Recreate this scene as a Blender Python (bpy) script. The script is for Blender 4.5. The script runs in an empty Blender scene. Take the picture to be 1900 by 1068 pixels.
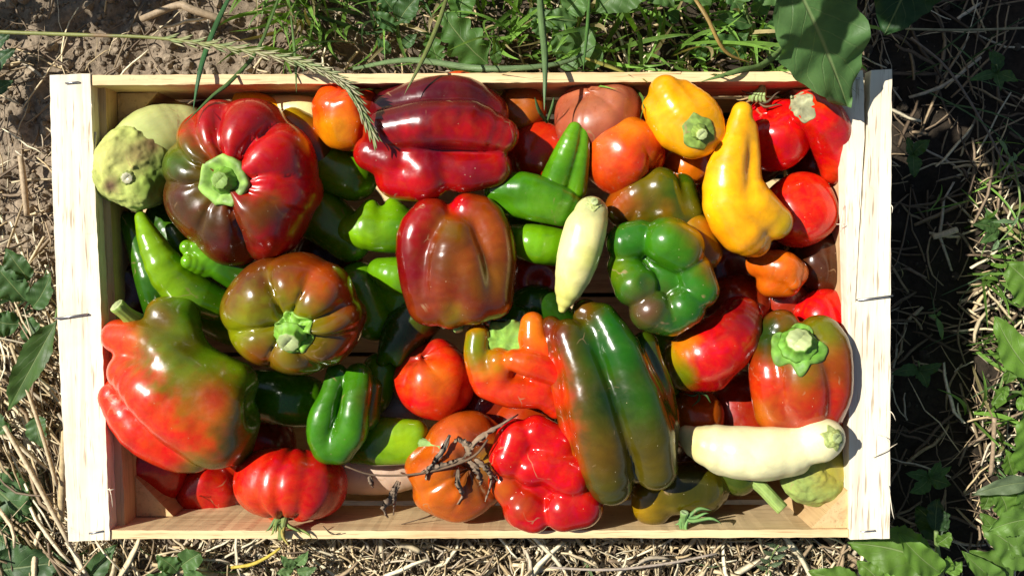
import bpy, math, random
import numpy as np
from mathutils import Vector, Matrix
from mathutils.bvhtree import BVHTree

SC = bpy.context.scene
COL = SC.collection
random.seed(7)
RNG = np.random.default_rng(11)
rad = math.radians

# ------------------------------------------------------------------ camera
HRIM = 0.14            # height of the crate rim over the ground (metres)
FPX, CX, CY = 1714.0, 950.0, 534.0   # focal length and centre, in photo pixels
DIST, TILT = 0.555, rad(2.6)
CAMP = Vector((0.0, DIST * math.sin(TILT), HRIM + DIST * math.cos(TILT)))
cd = bpy.data.cameras.new('camera')
cd.sensor_width = 36.0
cd.lens = 36.0 * FPX / 1900.0
cd.clip_start = 0.01
cd.clip_end = 300.0
cam = bpy.data.objects.new('camera', cd)
cam.location = CAMP
cam.rotation_euler = (-TILT, 0, 0)
COL.objects.link(cam)
SC.camera = cam

# ------------------------------------------------------------------ sky, sun, exposure
SUN_EL, SUN_AZ = rad(47), rad(23)     # light travels to +x and a little to -y
LD = Vector((math.cos(SUN_AZ) * math.cos(SUN_EL), -math.sin(SUN_AZ) * math.cos(SUN_EL), -math.sin(SUN_EL)))
world = bpy.data.worlds.new('World')
SC.world = world
world.use_nodes = True
wn = world.node_tree.nodes
wl = world.node_tree.links
bg = wn.get('Background') or wn.new('ShaderNodeBackground')
sky = wn.new('ShaderNodeTexSky')
sky.sky_type = 'NISHITA'
sky.sun_disc = False
sky.sun_elevation = SUN_EL
sky.sun_rotation = math.atan2(-LD.x, -LD.y)
wl.new(sky.outputs[0], bg.inputs[0])
bg.inputs[1].default_value = 0.05
sl = bpy.data.lights.new('sun', 'SUN')
sl.energy = 5.0
sl.angle = rad(0.53)
sl.color = (1.0, 0.95, 0.87)
so = bpy.data.objects.new('sun', sl)
so.rotation_euler = LD.to_track_quat('-Z', 'Y').to_euler()
so.location = (-1, 0.4, 2)
COL.objects.link(so)
SC.view_settings.view_transform = 'Standard'
SC.view_settings.look = 'None'
SC.view_settings.gamma = 1.0
SC.view_settings.exposure = 0.5
SC.view_settings.use_curve_mapping = False
SC.cycles.max_bounces = 5
SC.cycles.diffuse_bounces = 3
SC.cycles.glossy_bounces = 3
SC.cycles.caustics_reflective = False
SC.cycles.caustics_refractive = False

# ------------------------------------------------------------------ pixel -> place
CT, ST = math.cos(TILT), math.sin(TILT)
VIEW = Vector((0, -ST, -CT))

def W(px, py, z=0.0):
    """point of the place seen at photo pixel (px,py), at z cm over the crate rim"""
    x, y = (px - CX) / FPX, -(py - CY) / FPX
    d = Vector((x, y * CT - ST, -y * ST - CT))
    t = (HRIM + z / 100.0 - CAMP.z) / d.z
    return CAMP + d * t

def S(px, py, z=0.0):
    """metres per photo pixel there"""
    return (W(px, py, z) - CAMP).dot(VIEW) / FPX

def to_px(P):
    d = P - np.array(CAMP)
    x = d[:, 0]
    y = d[:, 1] * CT - d[:, 2] * ST
    dep = -(d[:, 1] * ST + d[:, 2] * CT)
    return CX + FPX * x / dep, CY - FPX * y / dep

# ------------------------------------------------------------------ object helpers
def setp(o, label=None, cat=None, group=None, kind=None):
    if label: o['label'] = label
    if cat: o['category'] = cat
    if group: o['group'] = group
    if kind: o['kind'] = kind
    return o

def empty(name, loc, label=None, cat=None, group=None):
    o = bpy.data.objects.new(name, None)
    o.empty_display_size = 0.01
    o.location = loc
    COL.objects.link(o)
    return setp(o, label, cat, group)

def world_loc(o):
    v = Vector((0, 0, 0))
    while o is not None:
        v += o.location
        o = o.parent
    return v

def mk(name, V, F, mat, parent=None, cols=None, uv=None, smooth=True, loc=None):
    """one mesh object; V in world coordinates, re-based on its own origin"""
    V = np.asarray(V, dtype=np.float64)
    if loc is None:
        loc = Vector(((V[:, 0].min() + V[:, 0].max()) / 2, (V[:, 1].min() + V[:, 1].max()) / 2, V[:, 2].min()))
    me = bpy.data.meshes.new(name)
    Vl = V - np.array(loc)
    if isinstance(F, np.ndarray):
        n, k = F.shape
        me.vertices.add(len(Vl))
        me.vertices.foreach_set('co', Vl.astype(np.float32).ravel())
        me.loops.add(n * k)
        me.loops.foreach_set('vertex_index', F.astype(np.int32).ravel())
        me.polygons.add(n)
        me.polygons.foreach_set('loop_start', np.arange(0, n * k, k, dtype=np.int32))
        me.update(calc_edges=True)
    else:
        me.from_pydata([tuple(v) for v in Vl], [], F)
    if cols is not None:
        a = me.attributes.new('Col', 'FLOAT_COLOR', 'POINT')
        c4 = np.ones((len(Vl), 4), np.float32)
        c4[:, :3] = cols
        a.data.foreach_set('color', c4.ravel())
    if uv is not None:
        a = me.attributes.new('tv', 'FLOAT_VECTOR', 'POINT')
        u3 = np.zeros((len(Vl), 3), np.float32)
        u3[:, :2] = uv
        a.data.foreach_set('vector', u3.ravel())
    me.polygons.foreach_set('use_smooth', np.full(len(me.polygons), smooth))
    me.validate()
    me.materials.append(mat)
    o = bpy.data.objects.new(name, me)
    COL.objects.link(o)
    if parent is not None:
        o.parent = parent
        o.location = Vector(loc) - world_loc(parent)
    else:
        o.location = loc
    return o

# ------------------------------------------------------------------ noise
def hash3(i, j, k):
    n = (i * 374761393 + j * 668265263 + k * 2147483647 + 1013) & 0xffffffff
    n = ((n ^ (n >> 13)) * 1274126177) & 0xffffffff
    return ((n ^ (n >> 16)) & 0xffff) / 65535.0

def vnoise(P):
    P = np.asarray(P, dtype=np.float64)
    I = np.floor(P).astype(np.int64)
    f = P - I
    f = f * f * (3 - 2 * f)
    r = 0
    for a in (0, 1):
        for b in (0, 1):
            for c in (0, 1):
                w = (f[:, 0] if a else 1 - f[:, 0]) * (f[:, 1] if b else 1 - f[:, 1]) * (f[:, 2] if c else 1 - f[:, 2])
                r = r + w * hash3(I[:, 0] + a, I[:, 1] + b, I[:, 2] + c)
    return r

def fbm(P, oct=4):
    r, a, s = 0, 0.5, 0
    P = np.array(P, dtype=np.float64)
    for i in range(oct):
        r = r + a * vnoise(P)
        s += a
        a *= 0.5
        P = P * 2.03 + 17.3
    return r / s

# ------------------------------------------------------------------ materials
def mat_new(name):
    m = bpy.data.materials.new(name)
    m.use_nodes = True
    nt = m.node_tree
    return m, nt, nt.nodes['Principled BSDF'], nt.nodes['Material Output']

def N(nt, typ, **kw):
    n = nt.nodes.new(typ)
    for k, v in kw.items():
        if k.startswith('i_'):
            key = k[2:]
            n.inputs[int(key) if key.isdigit() else key.replace('_', ' ')].default_value = v
        else:
            setattr(n, k, v)
    return n

def ramp(nt, fac, stops):
    r = nt.nodes.new('ShaderNodeValToRGB')
    nt.links.new(fac, r.inputs[0])
    els = r.color_ramp.elements
    while len(els) < len(stops):
        els.new(0.5)
    for e, (p, c) in zip(els, stops):
        e.position = p
        e.color = (c[0], c[1], c[2], 1) if not isinstance(c, (int, float)) else (c, c, c, 1)
    return r.outputs[0]

def mix(nt, a, b, fac, mode='MIX'):
    m = nt.nodes.new('ShaderNodeMix')
    m.data_type = 'RGBA'
    m.blend_type = mode
    for inp, v in ((m.inputs[0], fac), (m.inputs[6], a), (m.inputs[7], b)):
        if isinstance(v, bpy.types.NodeSocket):
            nt.links.new(v, inp)
        else:
            inp.default_value = v if isinstance(v, (int, float)) else (v[0], v[1], v[2], 1)
    return m.outputs[2]

def mth(nt, op, a, b=None, c=None):
    m = nt.nodes.new('ShaderNodeMath')
    m.operation = op
    for i, v in enumerate((a, b, c)):
        if v is None: continue
        if isinstance(v, bpy.types.NodeSocket):
            nt.links.new(v, m.inputs[i])
        else:
            m.inputs[i].default_value = v
    return m.outputs[0]

def bump(nt, p, h, strength, dist):
    b = nt.nodes.new('ShaderNodeBump')
    b.inputs['Strength'].default_value = strength
    b.inputs['Distance'].default_value = dist
    nt.links.new(h, b.inputs['Height'])
    nt.links.new(b.outputs[0], p.inputs['Normal'])
    return b

def objco(nt, scale=(1, 1, 1)):
    tc = nt.nodes.new('ShaderNodeTexCoord')
    oi = nt.nodes.new('ShaderNodeObjectInfo')
    mp = nt.nodes.new('ShaderNodeMapping')
    nt.links.new(tc.outputs['Object'], mp.inputs['Vector'])
    mp.inputs['Scale'].default_value = scale
    sc = mth(nt, 'MULTIPLY', oi.outputs['Random'], 37.0)
    cb = nt.nodes.new('ShaderNodeCombineXYZ')
    for i in range(3):
        nt.links.new(sc, cb.inputs[i])
    nt.links.new(cb.outputs[0], mp.inputs['Location'])
    return mp.outputs[0]

def noise(nt, co, scale, detail=3.0, rough=0.5, dist=0.0):
    n = nt.nodes.new('ShaderNodeTexNoise')
    n.inputs['Scale'].default_value = scale
    n.inputs['Detail'].default_value = detail
    n.inputs['Roughness'].default_value = rough
    n.inputs['Distortion'].default_value = dist
    nt.links.new(co, n.inputs['Vector'])
    return n.outputs['Fac']

def vor(nt, co, scale, feature='F1'):
    n = nt.nodes.new('ShaderNodeTexVoronoi')
    n.feature = feature
    n.inputs['Scale'].default_value = scale
    nt.links.new(co, n.inputs['Vector'])
    return n

def skin_mat(name, rough=0.2, coat=0.35, mottle=0.3, speck=0.45, sss=0.0, dirt=0.0, bumpd=0.0009, scar=0.55):
    m, nt, p, out = mat_new(name)
    at = N(nt, 'ShaderNodeAttribute', attribute_name='Col')
    co = objco(nt)
    n1 = noise(nt, co, 55, 4, 0.6, 0.6)
    n2 = noise(nt, co, 260, 2, 0.5)
    f = ramp(nt, n1, [(0.3, 1 - mottle), (0.7, 1 + mottle * 0.6)])
    c = mix(nt, at.outputs['Color'], f, 1.0, 'MULTIPLY')
    # uneven ripening: small shifts of hue
    hs = N(nt, 'ShaderNodeHueSaturation')
    nt.links.new(c, hs.inputs['Color'])
    nt.links.new(ramp(nt, noise(nt, co, 120, 5, 0.7, 0.8), [(0.3, 0.495), (0.7, 0.506)]), hs.inputs['Hue'])
    c = hs.outputs[0]
    # small pale pores
    v = vor(nt, co, 330)
    sp = mth(nt, 'LESS_THAN', v.outputs['Distance'], 0.09)
    rn = N(nt, 'ShaderNodeSeparateColor')
    nt.links.new(v.outputs['Color'], rn.inputs[0])
    sel = mth(nt, 'GREATER_THAN', rn.outputs[0], 0.86)
    sp = mth(nt, 'MULTIPLY', mth(nt, 'MULTIPLY', sp, sel), speck)
    c = mix(nt, c, (0.75, 0.6, 0.35), sp)
    if dirt > 0:
        dn = noise(nt, co, 28, 6, 0.7, 1.0)
        df = mth(nt, 'MULTIPLY', ramp(nt, dn, [(0.53, 0.0), (0.66, 1.0)]), dirt)
        c = mix(nt, c, (0.16, 0.09, 0.04), df)
    c = mix(nt, c, (0.34, 0.29, 0.24), mth(nt, 'MULTIPLY', ramp(nt, noise(nt, co, 34, 6, 0.72, 1.2), [(0.52, 0.0), (0.72, 1.0)]), 0.035))
    # thin corky scars here and there
    dco = N(nt, 'ShaderNodeVectorMath', operation='ADD')
    nt.links.new(co, dco.inputs[0])
    nv_ = N(nt, 'ShaderNodeTexNoise'); nv_.inputs['Scale'].default_value = 60
    nt.links.new(co, nv_.inputs['Vector'])
    vm = N(nt, 'ShaderNodeVectorMath', operation='SCALE'); vm.inputs['Scale'].default_value = 0.02
    nt.links.new(nv_.outputs['Color'], vm.inputs[0])
    nt.links.new(vm.outputs[0], dco.inputs[1])
    ve = vor(nt, dco.outputs[0], 34, 'DISTANCE_TO_EDGE')
    ln = mth(nt, 'LESS_THAN', ve.outputs['Distance'], 0.014)
    msk = ramp(nt, noise(nt, co, 42, 3, 0.6), [(0.60, 0.0), (0.66, 1.0)])
    c = mix(nt, c, (0.34, 0.21, 0.10), mth(nt, 'MULTIPLY', mth(nt, 'MULTIPLY', ln, msk), scar))
    nt.links.new(c, p.inputs['Base Color'])
    oi_ = N(nt, 'ShaderNodeObjectInfo')
    r = ramp(nt, n2, [(0.3, rough * 0.8), (0.75, rough * 1.4)])
    # dusty, dulled patches
    dust = ramp(nt, noise(nt, co, 34, 6, 0.72, 1.2), [(0.52, 0.0), (0.72, 1.0)])
    r = mth(nt, 'ADD', r, mth(nt, 'MULTIPLY', dust, 0.07))
    r = mth(nt, 'MULTIPLY', r, mth(nt, 'ADD', 0.8, mth(nt, 'MULTIPLY', oi_.outputs['Random'], 0.6)))
    nt.links.new(r, p.inputs['Roughness'])
    nt.links.new(mth(nt, 'MULTIPLY', mth(nt, 'SUBTRACT', 1.0, mth(nt, 'MULTIPLY', dust, 0.5)), coat), p.inputs['Coat Weight'])
    p.inputs['Coat Roughness'].default_value = 0.1
    p.inputs['Specular IOR Level'].default_value = 0.5
    p.inputs['Subsurface Weight'].default_value = sss
    p.inputs['Subsurface Radius'].default_value = (1.0, 0.45, 0.2)
    p.inputs['Subsurface Scale'].default_value = 0.004
    h = mth(nt, 'ADD', noise(nt, co, 70, 3, 0.55), mth(nt, 'MULTIPLY', noise(nt, co, 480, 2), 0.12))
    bump(nt, p, h, 0.22, bumpd)
    return m

M_PEPPER = skin_mat('pepper_skin')
M_TOMATO = skin_mat('tomato_skin', rough=0.25, coat=0.2, mottle=0.3, speck=0.35, sss=0.06)
M_WAXY = skin_mat('waxy_skin', rough=0.38, coat=0.15, mottle=0.2, speck=0.3, sss=0.08, dirt=0.12)
M_CALYX = skin_mat('calyx_skin', rough=0.6, coat=0.0, mottle=0.45, speck=0.15, sss=0.08, dirt=0.12, bumpd=0.002)
M_SCAB = skin_mat('scabbed_calyx_skin', rough=0.8, coat=0.0, mottle=0.4, speck=0.0, sss=0.05, dirt=0.75, bumpd=0.003)
M_DRY = skin_mat('dry_plant', rough=0.9, coat=0.0, mottle=0.5, speck=0.0, sss=0.0, bumpd=0.002)

def wood_mat(name, axis, base, dark, fleck=0.6):
    m, nt, p, out = mat_new(name)
    s = [140, 140, 140]
    s[axis] = 5
    co = objco(nt, s)
    s2 = [700, 700, 700]
    s2[axis] = 42
    co2 = objco(nt, s2)
    g = noise(nt, co, 1.0, 5, 0.6, 0.8)
    c = ramp(nt, g, [(0.25, dark), (0.5, base), (0.8, [min(1, b * 1.12) for b in base])])
    fl = noise(nt, co2, 1.0, 2, 0.5)
    ff = mth(nt, 'MULTIPLY', ramp(nt, fl, [(0.60, 0.0), (0.70, 1.0)]), fleck)
    c = mix(nt, c, [dark[0] * 0.55, dark[1] * 0.5, dark[2] * 0.42], ff)
    co3 = objco(nt)
    st = noise(nt, co3, 14, 4, 0.6)
    c = mix(nt, c, [dark[0] * 0.9, dark[1] * 0.8, dark[2] * 0.65], mth(nt, 'MULTIPLY', ramp(nt, st, [(0.5, 0.0), (0.75, 1.0)]), 0.5))
    sl_ = noise(nt, co3, 38, 6, 0.75, 1.5)
    c = mix(nt, c, (0.20, 0.14, 0.08), mth(nt, 'MULTIPLY', ramp(nt, sl_, [(0.62, 0.0), (0.75, 1.0)]), 0.4))
    nt.links.new(c, p.inputs['Base Color'])
    p.inputs['Roughness'].default_value = 0.75
    h = mth(nt, 'SUBTRACT', g, mth(nt, 'MULTIPLY', ff, 0.7))
    bump(nt, p, h, 0.5, 0.0008)
    return m

BATTEN = (0.82, 0.74, 0.57)
M_WOODY = wood_mat('pale_wood_along_y', 1, BATTEN, (0.62, 0.50, 0.34), 0.75)
M_WOODX = wood_mat('pine_wood_along_x', 0, (0.77, 0.57, 0.30), (0.54, 0.35, 0.16), 0.5)
M_WOODY2 = wood_mat('pine_wood_along_y', 1, (0.64, 0.44, 0.23), (0.42, 0.26, 0.11), 0.45)
M_WOODZ = wood_mat('pine_wood_along_z', 2, (0.62, 0.42, 0.2), (0.4, 0.24, 0.1), 0.3)

m, nt, p, out = mat_new('staple_steel')
p.inputs['Base Color'].default_value = (0.45, 0.45, 0.46, 1)
p.inputs['Metallic'].default_value = 1.0
p.inputs['Roughness'].default_value = 0.35
M_STEEL = m

def leaf_mat(name, rough=0.5, vein=0.6, transl=0.33):
    m, nt, p, out = mat_new(name)
    at = N(nt, 'ShaderNodeAttribute', attribute_name='Col')
    tv = N(nt, 'ShaderNodeAttribute', attribute_name='tv')
    sx = N(nt, 'ShaderNodeSeparateXYZ')
    nt.links.new(tv.outputs['Vector'], sx.inputs[0])
    co = objco(nt)
    n1 = noise(nt, co, 60, 4, 0.6)
    av = mth(nt, 'ABSOLUTE', sx.outputs[1])
    mid = ramp(nt, av, [(0.015, 1.0), (0.055, 0.0)])
    ph = mth(nt, 'SUBTRACT', mth(nt, 'MULTIPLY', sx.outputs[0], 6.0), mth(nt, 'MULTIPLY', av, 2.2))
    ph = mth(nt, 'ADD', ph, mth(nt, 'MULTIPLY', n1, 0.5))
    fr = mth(nt, 'ABSOLUTE', mth(nt, 'SUBTRACT', mth(nt, 'FRACT', ph), 0.5))
    side = mth(nt, 'MULTIPLY', ramp(nt, fr, [(0.0, 1.0), (0.05, 0.0)]), mth(nt, 'SUBTRACT', 0.5, mth(nt, 'MULTIPLY', av, 0.4)))
    vn = mth(nt, 'MAXIMUM', mid, side)
    f = ramp(nt, n1, [(0.3, 0.72), (0.7, 1.2)])
    c = mix(nt, at.outputs['Color'], f, 1.0, 'MULTIPLY')
    c = mix(nt, c, (0.30, 0.38, 0.16), mth(nt, 'MULTIPLY', vn, vein))
    nt.links.new(c, p.inputs['Base Color'])
    p.inputs['Roughness'].default_value = rough
    p.inputs['Specular IOR Level'].default_value = 0.4
    n2 = noise(nt, co, 240, 3, 0.6)
    h = mth(nt, 'SUBTRACT', mth(nt, 'MULTIPLY', n2, 0.5), vn)
    bump(nt, p, h, 0.5, 0.0012)
    tr = N(nt, 'ShaderNodeBsdfTranslucent')
    c2 = mix(nt, c, (1.5, 1.6, 0.5), 1.0, 'MULTIPLY')
    nt.links.new(c2, tr.inputs['Color'])
    ms = N(nt, 'ShaderNodeMixShader')
    ms.inputs[0].default_value = transl
    nt.links.new(p.outputs[0], ms.inputs[1])
    nt.links.new(tr.outputs[0], ms.inputs[2])
    nt.links.new(ms.outputs[0], out.inputs[0])
    return m

M_LEAF = leaf_mat('leaf')
M_GRASS = leaf_mat('grass_blade', 0.42, 0.0, 0.25)

def simple_attr(name, rough, nsc, amt, bd):
    m, nt, p, out = mat_new(name)
    at = N(nt, 'ShaderNodeAttribute', attribute_name='Col')
    tc = N(nt, 'ShaderNodeTexCoord')
    n1 = noise(nt, tc.outputs['Object'], nsc, 5, 0.65)
    f = ramp(nt, n1, [(0.3, 1 - amt), (0.7, 1 + amt)])
    c = mix(nt, at.outputs['Color'], f, 1.0, 'MULTIPLY')
    nt.links.new(c, p.inputs['Base Color'])
    p.inputs['Roughness'].default_value = rough
    p.inputs['Specular IOR Level'].default_value = 0.3
    bump(nt, p, n1, 0.6, bd)
    return m

M_STRAW = simple_attr('straw', 0.6, 300, 0.3, 0.0008)
M_SOIL = simple_attr('soil', 0.95, 220, 0.45, 0.003)

# ------------------------------------------------------------------ vegetable shapes
def paint(V, base, blobs):
    """flesh colour of each vertex: a base and soft patches (px, py, r, colour[, strength])"""
    x, y = to_px(V)
    nz = fbm(V * 45.0, 3) - 0.5 + (fbm(V * 230.0, 3) - 0.5) * 0.95
    c = np.tile(np.array(base, dtype=np.float64), (len(V), 1))
    for b in blobs:
        bx, by, r, col = b[:4]
        st = b[4] if len(b) > 4 else 1.0
        d = np.hypot(x - bx, y - by) / r * (1 + nz * 0.7)
        w = np.exp(-d ** 2.4 * 0.9) * st
        c = c * (1 - w[:, None]) + np.array(col) * w[:, None]
    mx = c.max(1, keepdims=True)
    lum = c.mean(1, keepdims=True)
    c = np.clip(lum + (c - lum) * 1.16, 0.003, 1) * (0.5 + 0.5 * np.clip(mx / 0.45, 0, 1))
    return c

def catmull(pts, n):
    P = np.array(pts, dtype=np.float64)
    if len(P) == 1:
        return P
    if len(P) == 2:
        t = np.linspace(0, 1, max(2, n // 2))[:, None]
        return P[0] * (1 - t) + P[1] * t
    P = np.vstack([2 * P[0] - P[1], P, 2 * P[-1] - P[-2]])
    out = []
    segs = len(P) - 3
    per = max(2, n // segs)
    for i in range(segs):
        p0, p1, p2, p3 = P[i:i + 4]
        for t in np.linspace(0, 1, per, endpoint=False):
            out.append(0.5 * ((2 * p1) + (-p0 + p2) * t + (2 * p0 - 5 * p1 + 4 * p2 - p3) * t * t + (-p0 + 3 * p1 - 3 * p2 + p3) * t ** 3))
    out.append(P[-2])
    return np.array(out)

def chain_world(ch):
    r = []
    for q in ch:
        p = W(q[0], q[1], q[2])
        r.append((p.x, p.y, p.z, q[3] * S(q[0], q[1], q[2])))
    return r

def chain_dist(P, C):
    if len(C) == 1:
        return np.sqrt(((P - C[0, :3]) ** 2).sum(1)) - C[0, 3]
    best = None
    for a, b in zip(C[:-1], C[1:]):
        ab = b[:3] - a[:3]
        L2 = float(ab @ ab) + 1e-12
        t = np.clip(((P - a[:3]) @ ab) / L2, 0, 1)
        q = P - a[:3] - t[:, None] * ab
        d = np.sqrt((q * q).sum(1)) - (a[3] + t * (b[3] - a[3]))
        best = d if best is None else np.minimum(best, d)
    return best

def smin(a, b, k):
    h = np.maximum(k - np.abs(a - b), 0) / k
    return np.minimum(a, b) - h * h * k * 0.25

def net(fn, lo, hi, h):
    """surface of fn=0 as quads (surface nets), then pulled onto the surface"""
    n = np.ceil((hi - lo) / h).astype(int) + 1
    ax = [lo[i] + h * np.arange(n[i]) for i in range(3)]
    G = np.stack(np.meshgrid(*ax, indexing='ij'), -1).reshape(-1, 3).astype(np.float32)
    F = fn(G).reshape(n)
    nc = n - 1
    acc = np.zeros((*nc, 3), np.float32)
    cnt = np.zeros(nc, np.int32)
    cs = [(i, j, k) for i in (0, 1) for j in (0, 1) for k in (0, 1)]
    def sub(c): return F[c[0]:c[0] + nc[0], c[1]:c[1] + nc[1], c[2]:c[2] + nc[2]]
    for c1 in cs:
        for d in range(3):
            if c1[d] == 0:
                c2 = list(c1); c2[d] = 1
                a, b = sub(c1), sub(c2)
                mk_ = (a < 0) != (b < 0)
                t = np.where(mk_, a / np.where(mk_, a - b, 1), 0)
                for e in range(3):
                    v = c1[e] + (t if e == d else 0)
                    acc[..., e] += np.where(mk_, v, 0)
                cnt += mk_
    act = cnt > 0
    idx = -np.ones(nc, np.int64)
    idx[act] = np.arange(act.sum())
    ijk = np.argwhere(act)
    V = (ijk + acc[act] / cnt[act][:, None]) * h + lo
    faces = []
    for d in range(3):
        o1, o2 = [(1, 2), (2, 0), (0, 1)][d]
        sl0 = [slice(1, nc[i]) for i in range(3)]
        sl0[d] = slice(0, nc[d])
        A = F[tuple(sl0)]
        sl1 = list(sl0); sl1[d] = slice(1, nc[d] + 1)
        B = F[tuple(sl1)]
        ch = (A < 0) != (B < 0)
        base = np.argwhere(ch) + np.array([0 if i == d else 1 for i in range(3)])
        sg = A[ch] < 0
        def cell(a, b):
            q = base.copy(); q[:, o1] -= a; q[:, o2] -= b
            return idx[q[:, 0], q[:, 1], q[:, 2]]
        Q = np.stack([cell(1, 1), cell(0, 1), cell(0, 0), cell(1, 0)], 1)
        Q[~sg] = Q[~sg][:, ::-1]
        faces.append(Q)
    Fc = np.vstack(faces)
    Fc = Fc[(Fc >= 0).all(1)]
    e = h * 0.25
    for _ in range(3):
        f0 = fn(V)
        g = np.stack([fn(V + np.eye(3)[i] * e) - f0 for i in range(3)], 1) / e
        gl = (g * g).sum(1) + 0.05
        V = V - g * np.clip(f0 / gl, -h * 0.5, h * 0.5)[:, None] * 0.8
    return V, Fc

def lump(lobes, k=10, cuts=(), res=54, rough=1.0, wob=0.0012, hf=0.0):
    CH = [catmull(chain_world(c), 9) for c in lobes]
    allp = np.vstack(CH)
    ks = S(*lobes[0][0][:3])
    kk = k * ks
    CU = [(np.array(W(c[0], c[1], c[2])), c[3] * ks, (c[4] if len(c) > 4 else 8) * ks) for c in cuts]
    lo = (allp[:, :3] - allp[:, 3:]).min(0) - 0.004
    hi = (allp[:, :3] + allp[:, 3:]).max(0) + 0.004
    rs = np.random.default_rng(int(abs(lobes[0][0][0] * 13 + lobes[0][0][1] * 7)) + 3)
    fr = rs.normal(0, 1, (5, 3)) * 90
    ph = rs.uniform(0, 6.28, 5)
    def fn(P):
        P = np.asarray(P)
        d = None
        for C in CH:
            x = chain_dist(P, C)
            d = x if d is None else smin(d, x, kk)
        for c, r, kc in CU:
            x = -(np.sqrt(((P - c) ** 2).sum(1)) - r)
            d = -smin(-d, -x, kc)
        w = 0
        for a, b in zip(fr, ph):
            w = w + np.sin(P @ a + b)
        if hf:
            d = d + (fbm(P * 170.0, 3) - 0.5) * hf
        return d + w * wob * 0.28 * rough
    h = float((hi - lo).max()) / res
    return net(fn, lo, hi, h)

def angles_interp(th, tab):
    a = np.array([t[0] for t in tab], float) % 360
    m_ = np.array([t[1] for t in tab], float)
    o = np.argsort(a); a, m_ = a[o], m_[o]
    a = np.concatenate([a[-1:] - 360, a, a[:1] + 360])
    m_ = np.concatenate([m_[-1:], m_, m_[:1]])
    d = np.degrees(th) % 360
    i = np.clip(np.searchsorted(a, d) - 1, 0, len(a) - 2)
    t = (d - a[i]) / (a[i + 1] - a[i] + 1e-9)
    t = t * t * (3 - 2 * t)
    return m_[i] * (1 - t) + m_[i + 1] * t

def frame(axis):
    a = Vector(axis).normalized()
    u = Vector((1, 0, 0)) - a * a.x
    u.normalize()
    return u, a.cross(u), a

def bell(c, R, axis=(0, 0, 1), creases=(), depth=0.16, hr=0.85, dim=0.25, dimr=0.35, mult=None, taper=0.0, e1=0.75, wob=0.02, bdim=0.1, nt_=96, nf=56, fade=0.4):
    """lobed round fruit: creases are the angles of the furrows round its axis"""
    u, v, a = frame(axis)
    C = W(*c)
    Rm = R * S(*c)
    th = np.linspace(0, 2 * math.pi, nt_, endpoint=False)
    fi = np.concatenate([np.linspace(0, 0.6, 14, endpoint=False), np.linspace(0.6, math.pi, nf - 14)])
    TH, FI = np.meshgrid(th, fi)
    rs = np.random.default_rng(int(c[0] * 3 + c[1]))
    lobe_h = 0
    if len(creases):
        cr_ = sorted([((q[0] if isinstance(q, tuple) else q) % 360, (q[1] if isinstance(q, tuple) else 1.0)) for q in creases])
        cs = np.array([q[0] for q in cr_]); cf = np.array([q[1] for q in cr_] + [cr_[0][1]])
        ce = np.concatenate([cs, cs[:1] + 360])
        d = np.degrees(TH + 0.05 * np.sin(FI * 3 + c[0]) * (FI > 0.3)) % 360
        d = np.where(d < cs[0], d + 360, d)
        i = np.clip(np.searchsorted(ce, d, side='right') - 1, 0, len(cs) - 1)
        x = (d - ce[i]) / (ce[i + 1] - ce[i])
        q = np.sqrt(np.maximum(0, 1 - (2 * x - 1) ** 2))
        cusp = 0.25 + 0.65 * np.exp(-((FI - 0.5) / 0.6) ** 2)
        q = q * cusp + (1 - cusp) * np.sin(np.pi * x)
        cr = depth * (1 - q) * (cf[i] * (1 - x) + cf[i + 1] * x)
        lobe_h = (rs.normal(0, 0.05, len(cs))[i]) * np.sin(np.pi * x) ** 2
    else:
        cr = np.zeros_like(TH)
    ml = angles_interp(TH, mult) if mult else 1.0
    s, co = np.sin(FI), np.cos(FI)
    r0 = s ** e1
    r0 = r0 * (1 - taper * (1 - co) / 2)
    w = fade + (1 - fade) * np.clip(co * 1.15, 0, 1) ** 2 + 0.3 * np.clip(-co, 0, 1) ** 2
    rho = r0 * ml * (1 - cr * w)
    hh = np.sign(co) * np.abs(co) ** 0.85 * hr
    hh = np.where(co > 0, hh * (1 - cr * 1.1 + lobe_h), hh * (1 - cr * 0.4))
    hh = hh - dim * np.exp(-(r0 / dimr) ** 2) * (co > 0) + bdim * np.exp(-(r0 / 0.3) ** 2) * (co < 0)
    P = np.stack([rho * np.cos(TH), rho * np.sin(TH), hh], -1).reshape(-1, 3)
    if wob:
        k = rs.normal(0, 1, (6, 3)) * 3.2
        ph = rs.uniform(0, 6.28, 6)
        dsp = sum(np.sin(P @ kk + p_) for kk, p_ in zip(k, ph)) * wob * 0.5
        P = P * (1 + dsp[:, None])
    B = np.array([u, v, a])
    V = P @ B * Rm + np.array(C)
    n = nt_
    F = []
    for j in range(len(fi) - 1):
        b0, b1 = j * n, (j + 1) * n
        i = np.arange(n)
        F.append(np.stack([b0 + i, b1 + i, b1 + (i + 1) % n, b0 + (i + 1) % n], 1))
    F = np.vstack(F)
    pit = np.array(V[:n].mean(0))
    return V, F, Vector(pit), a, Rm

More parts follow.
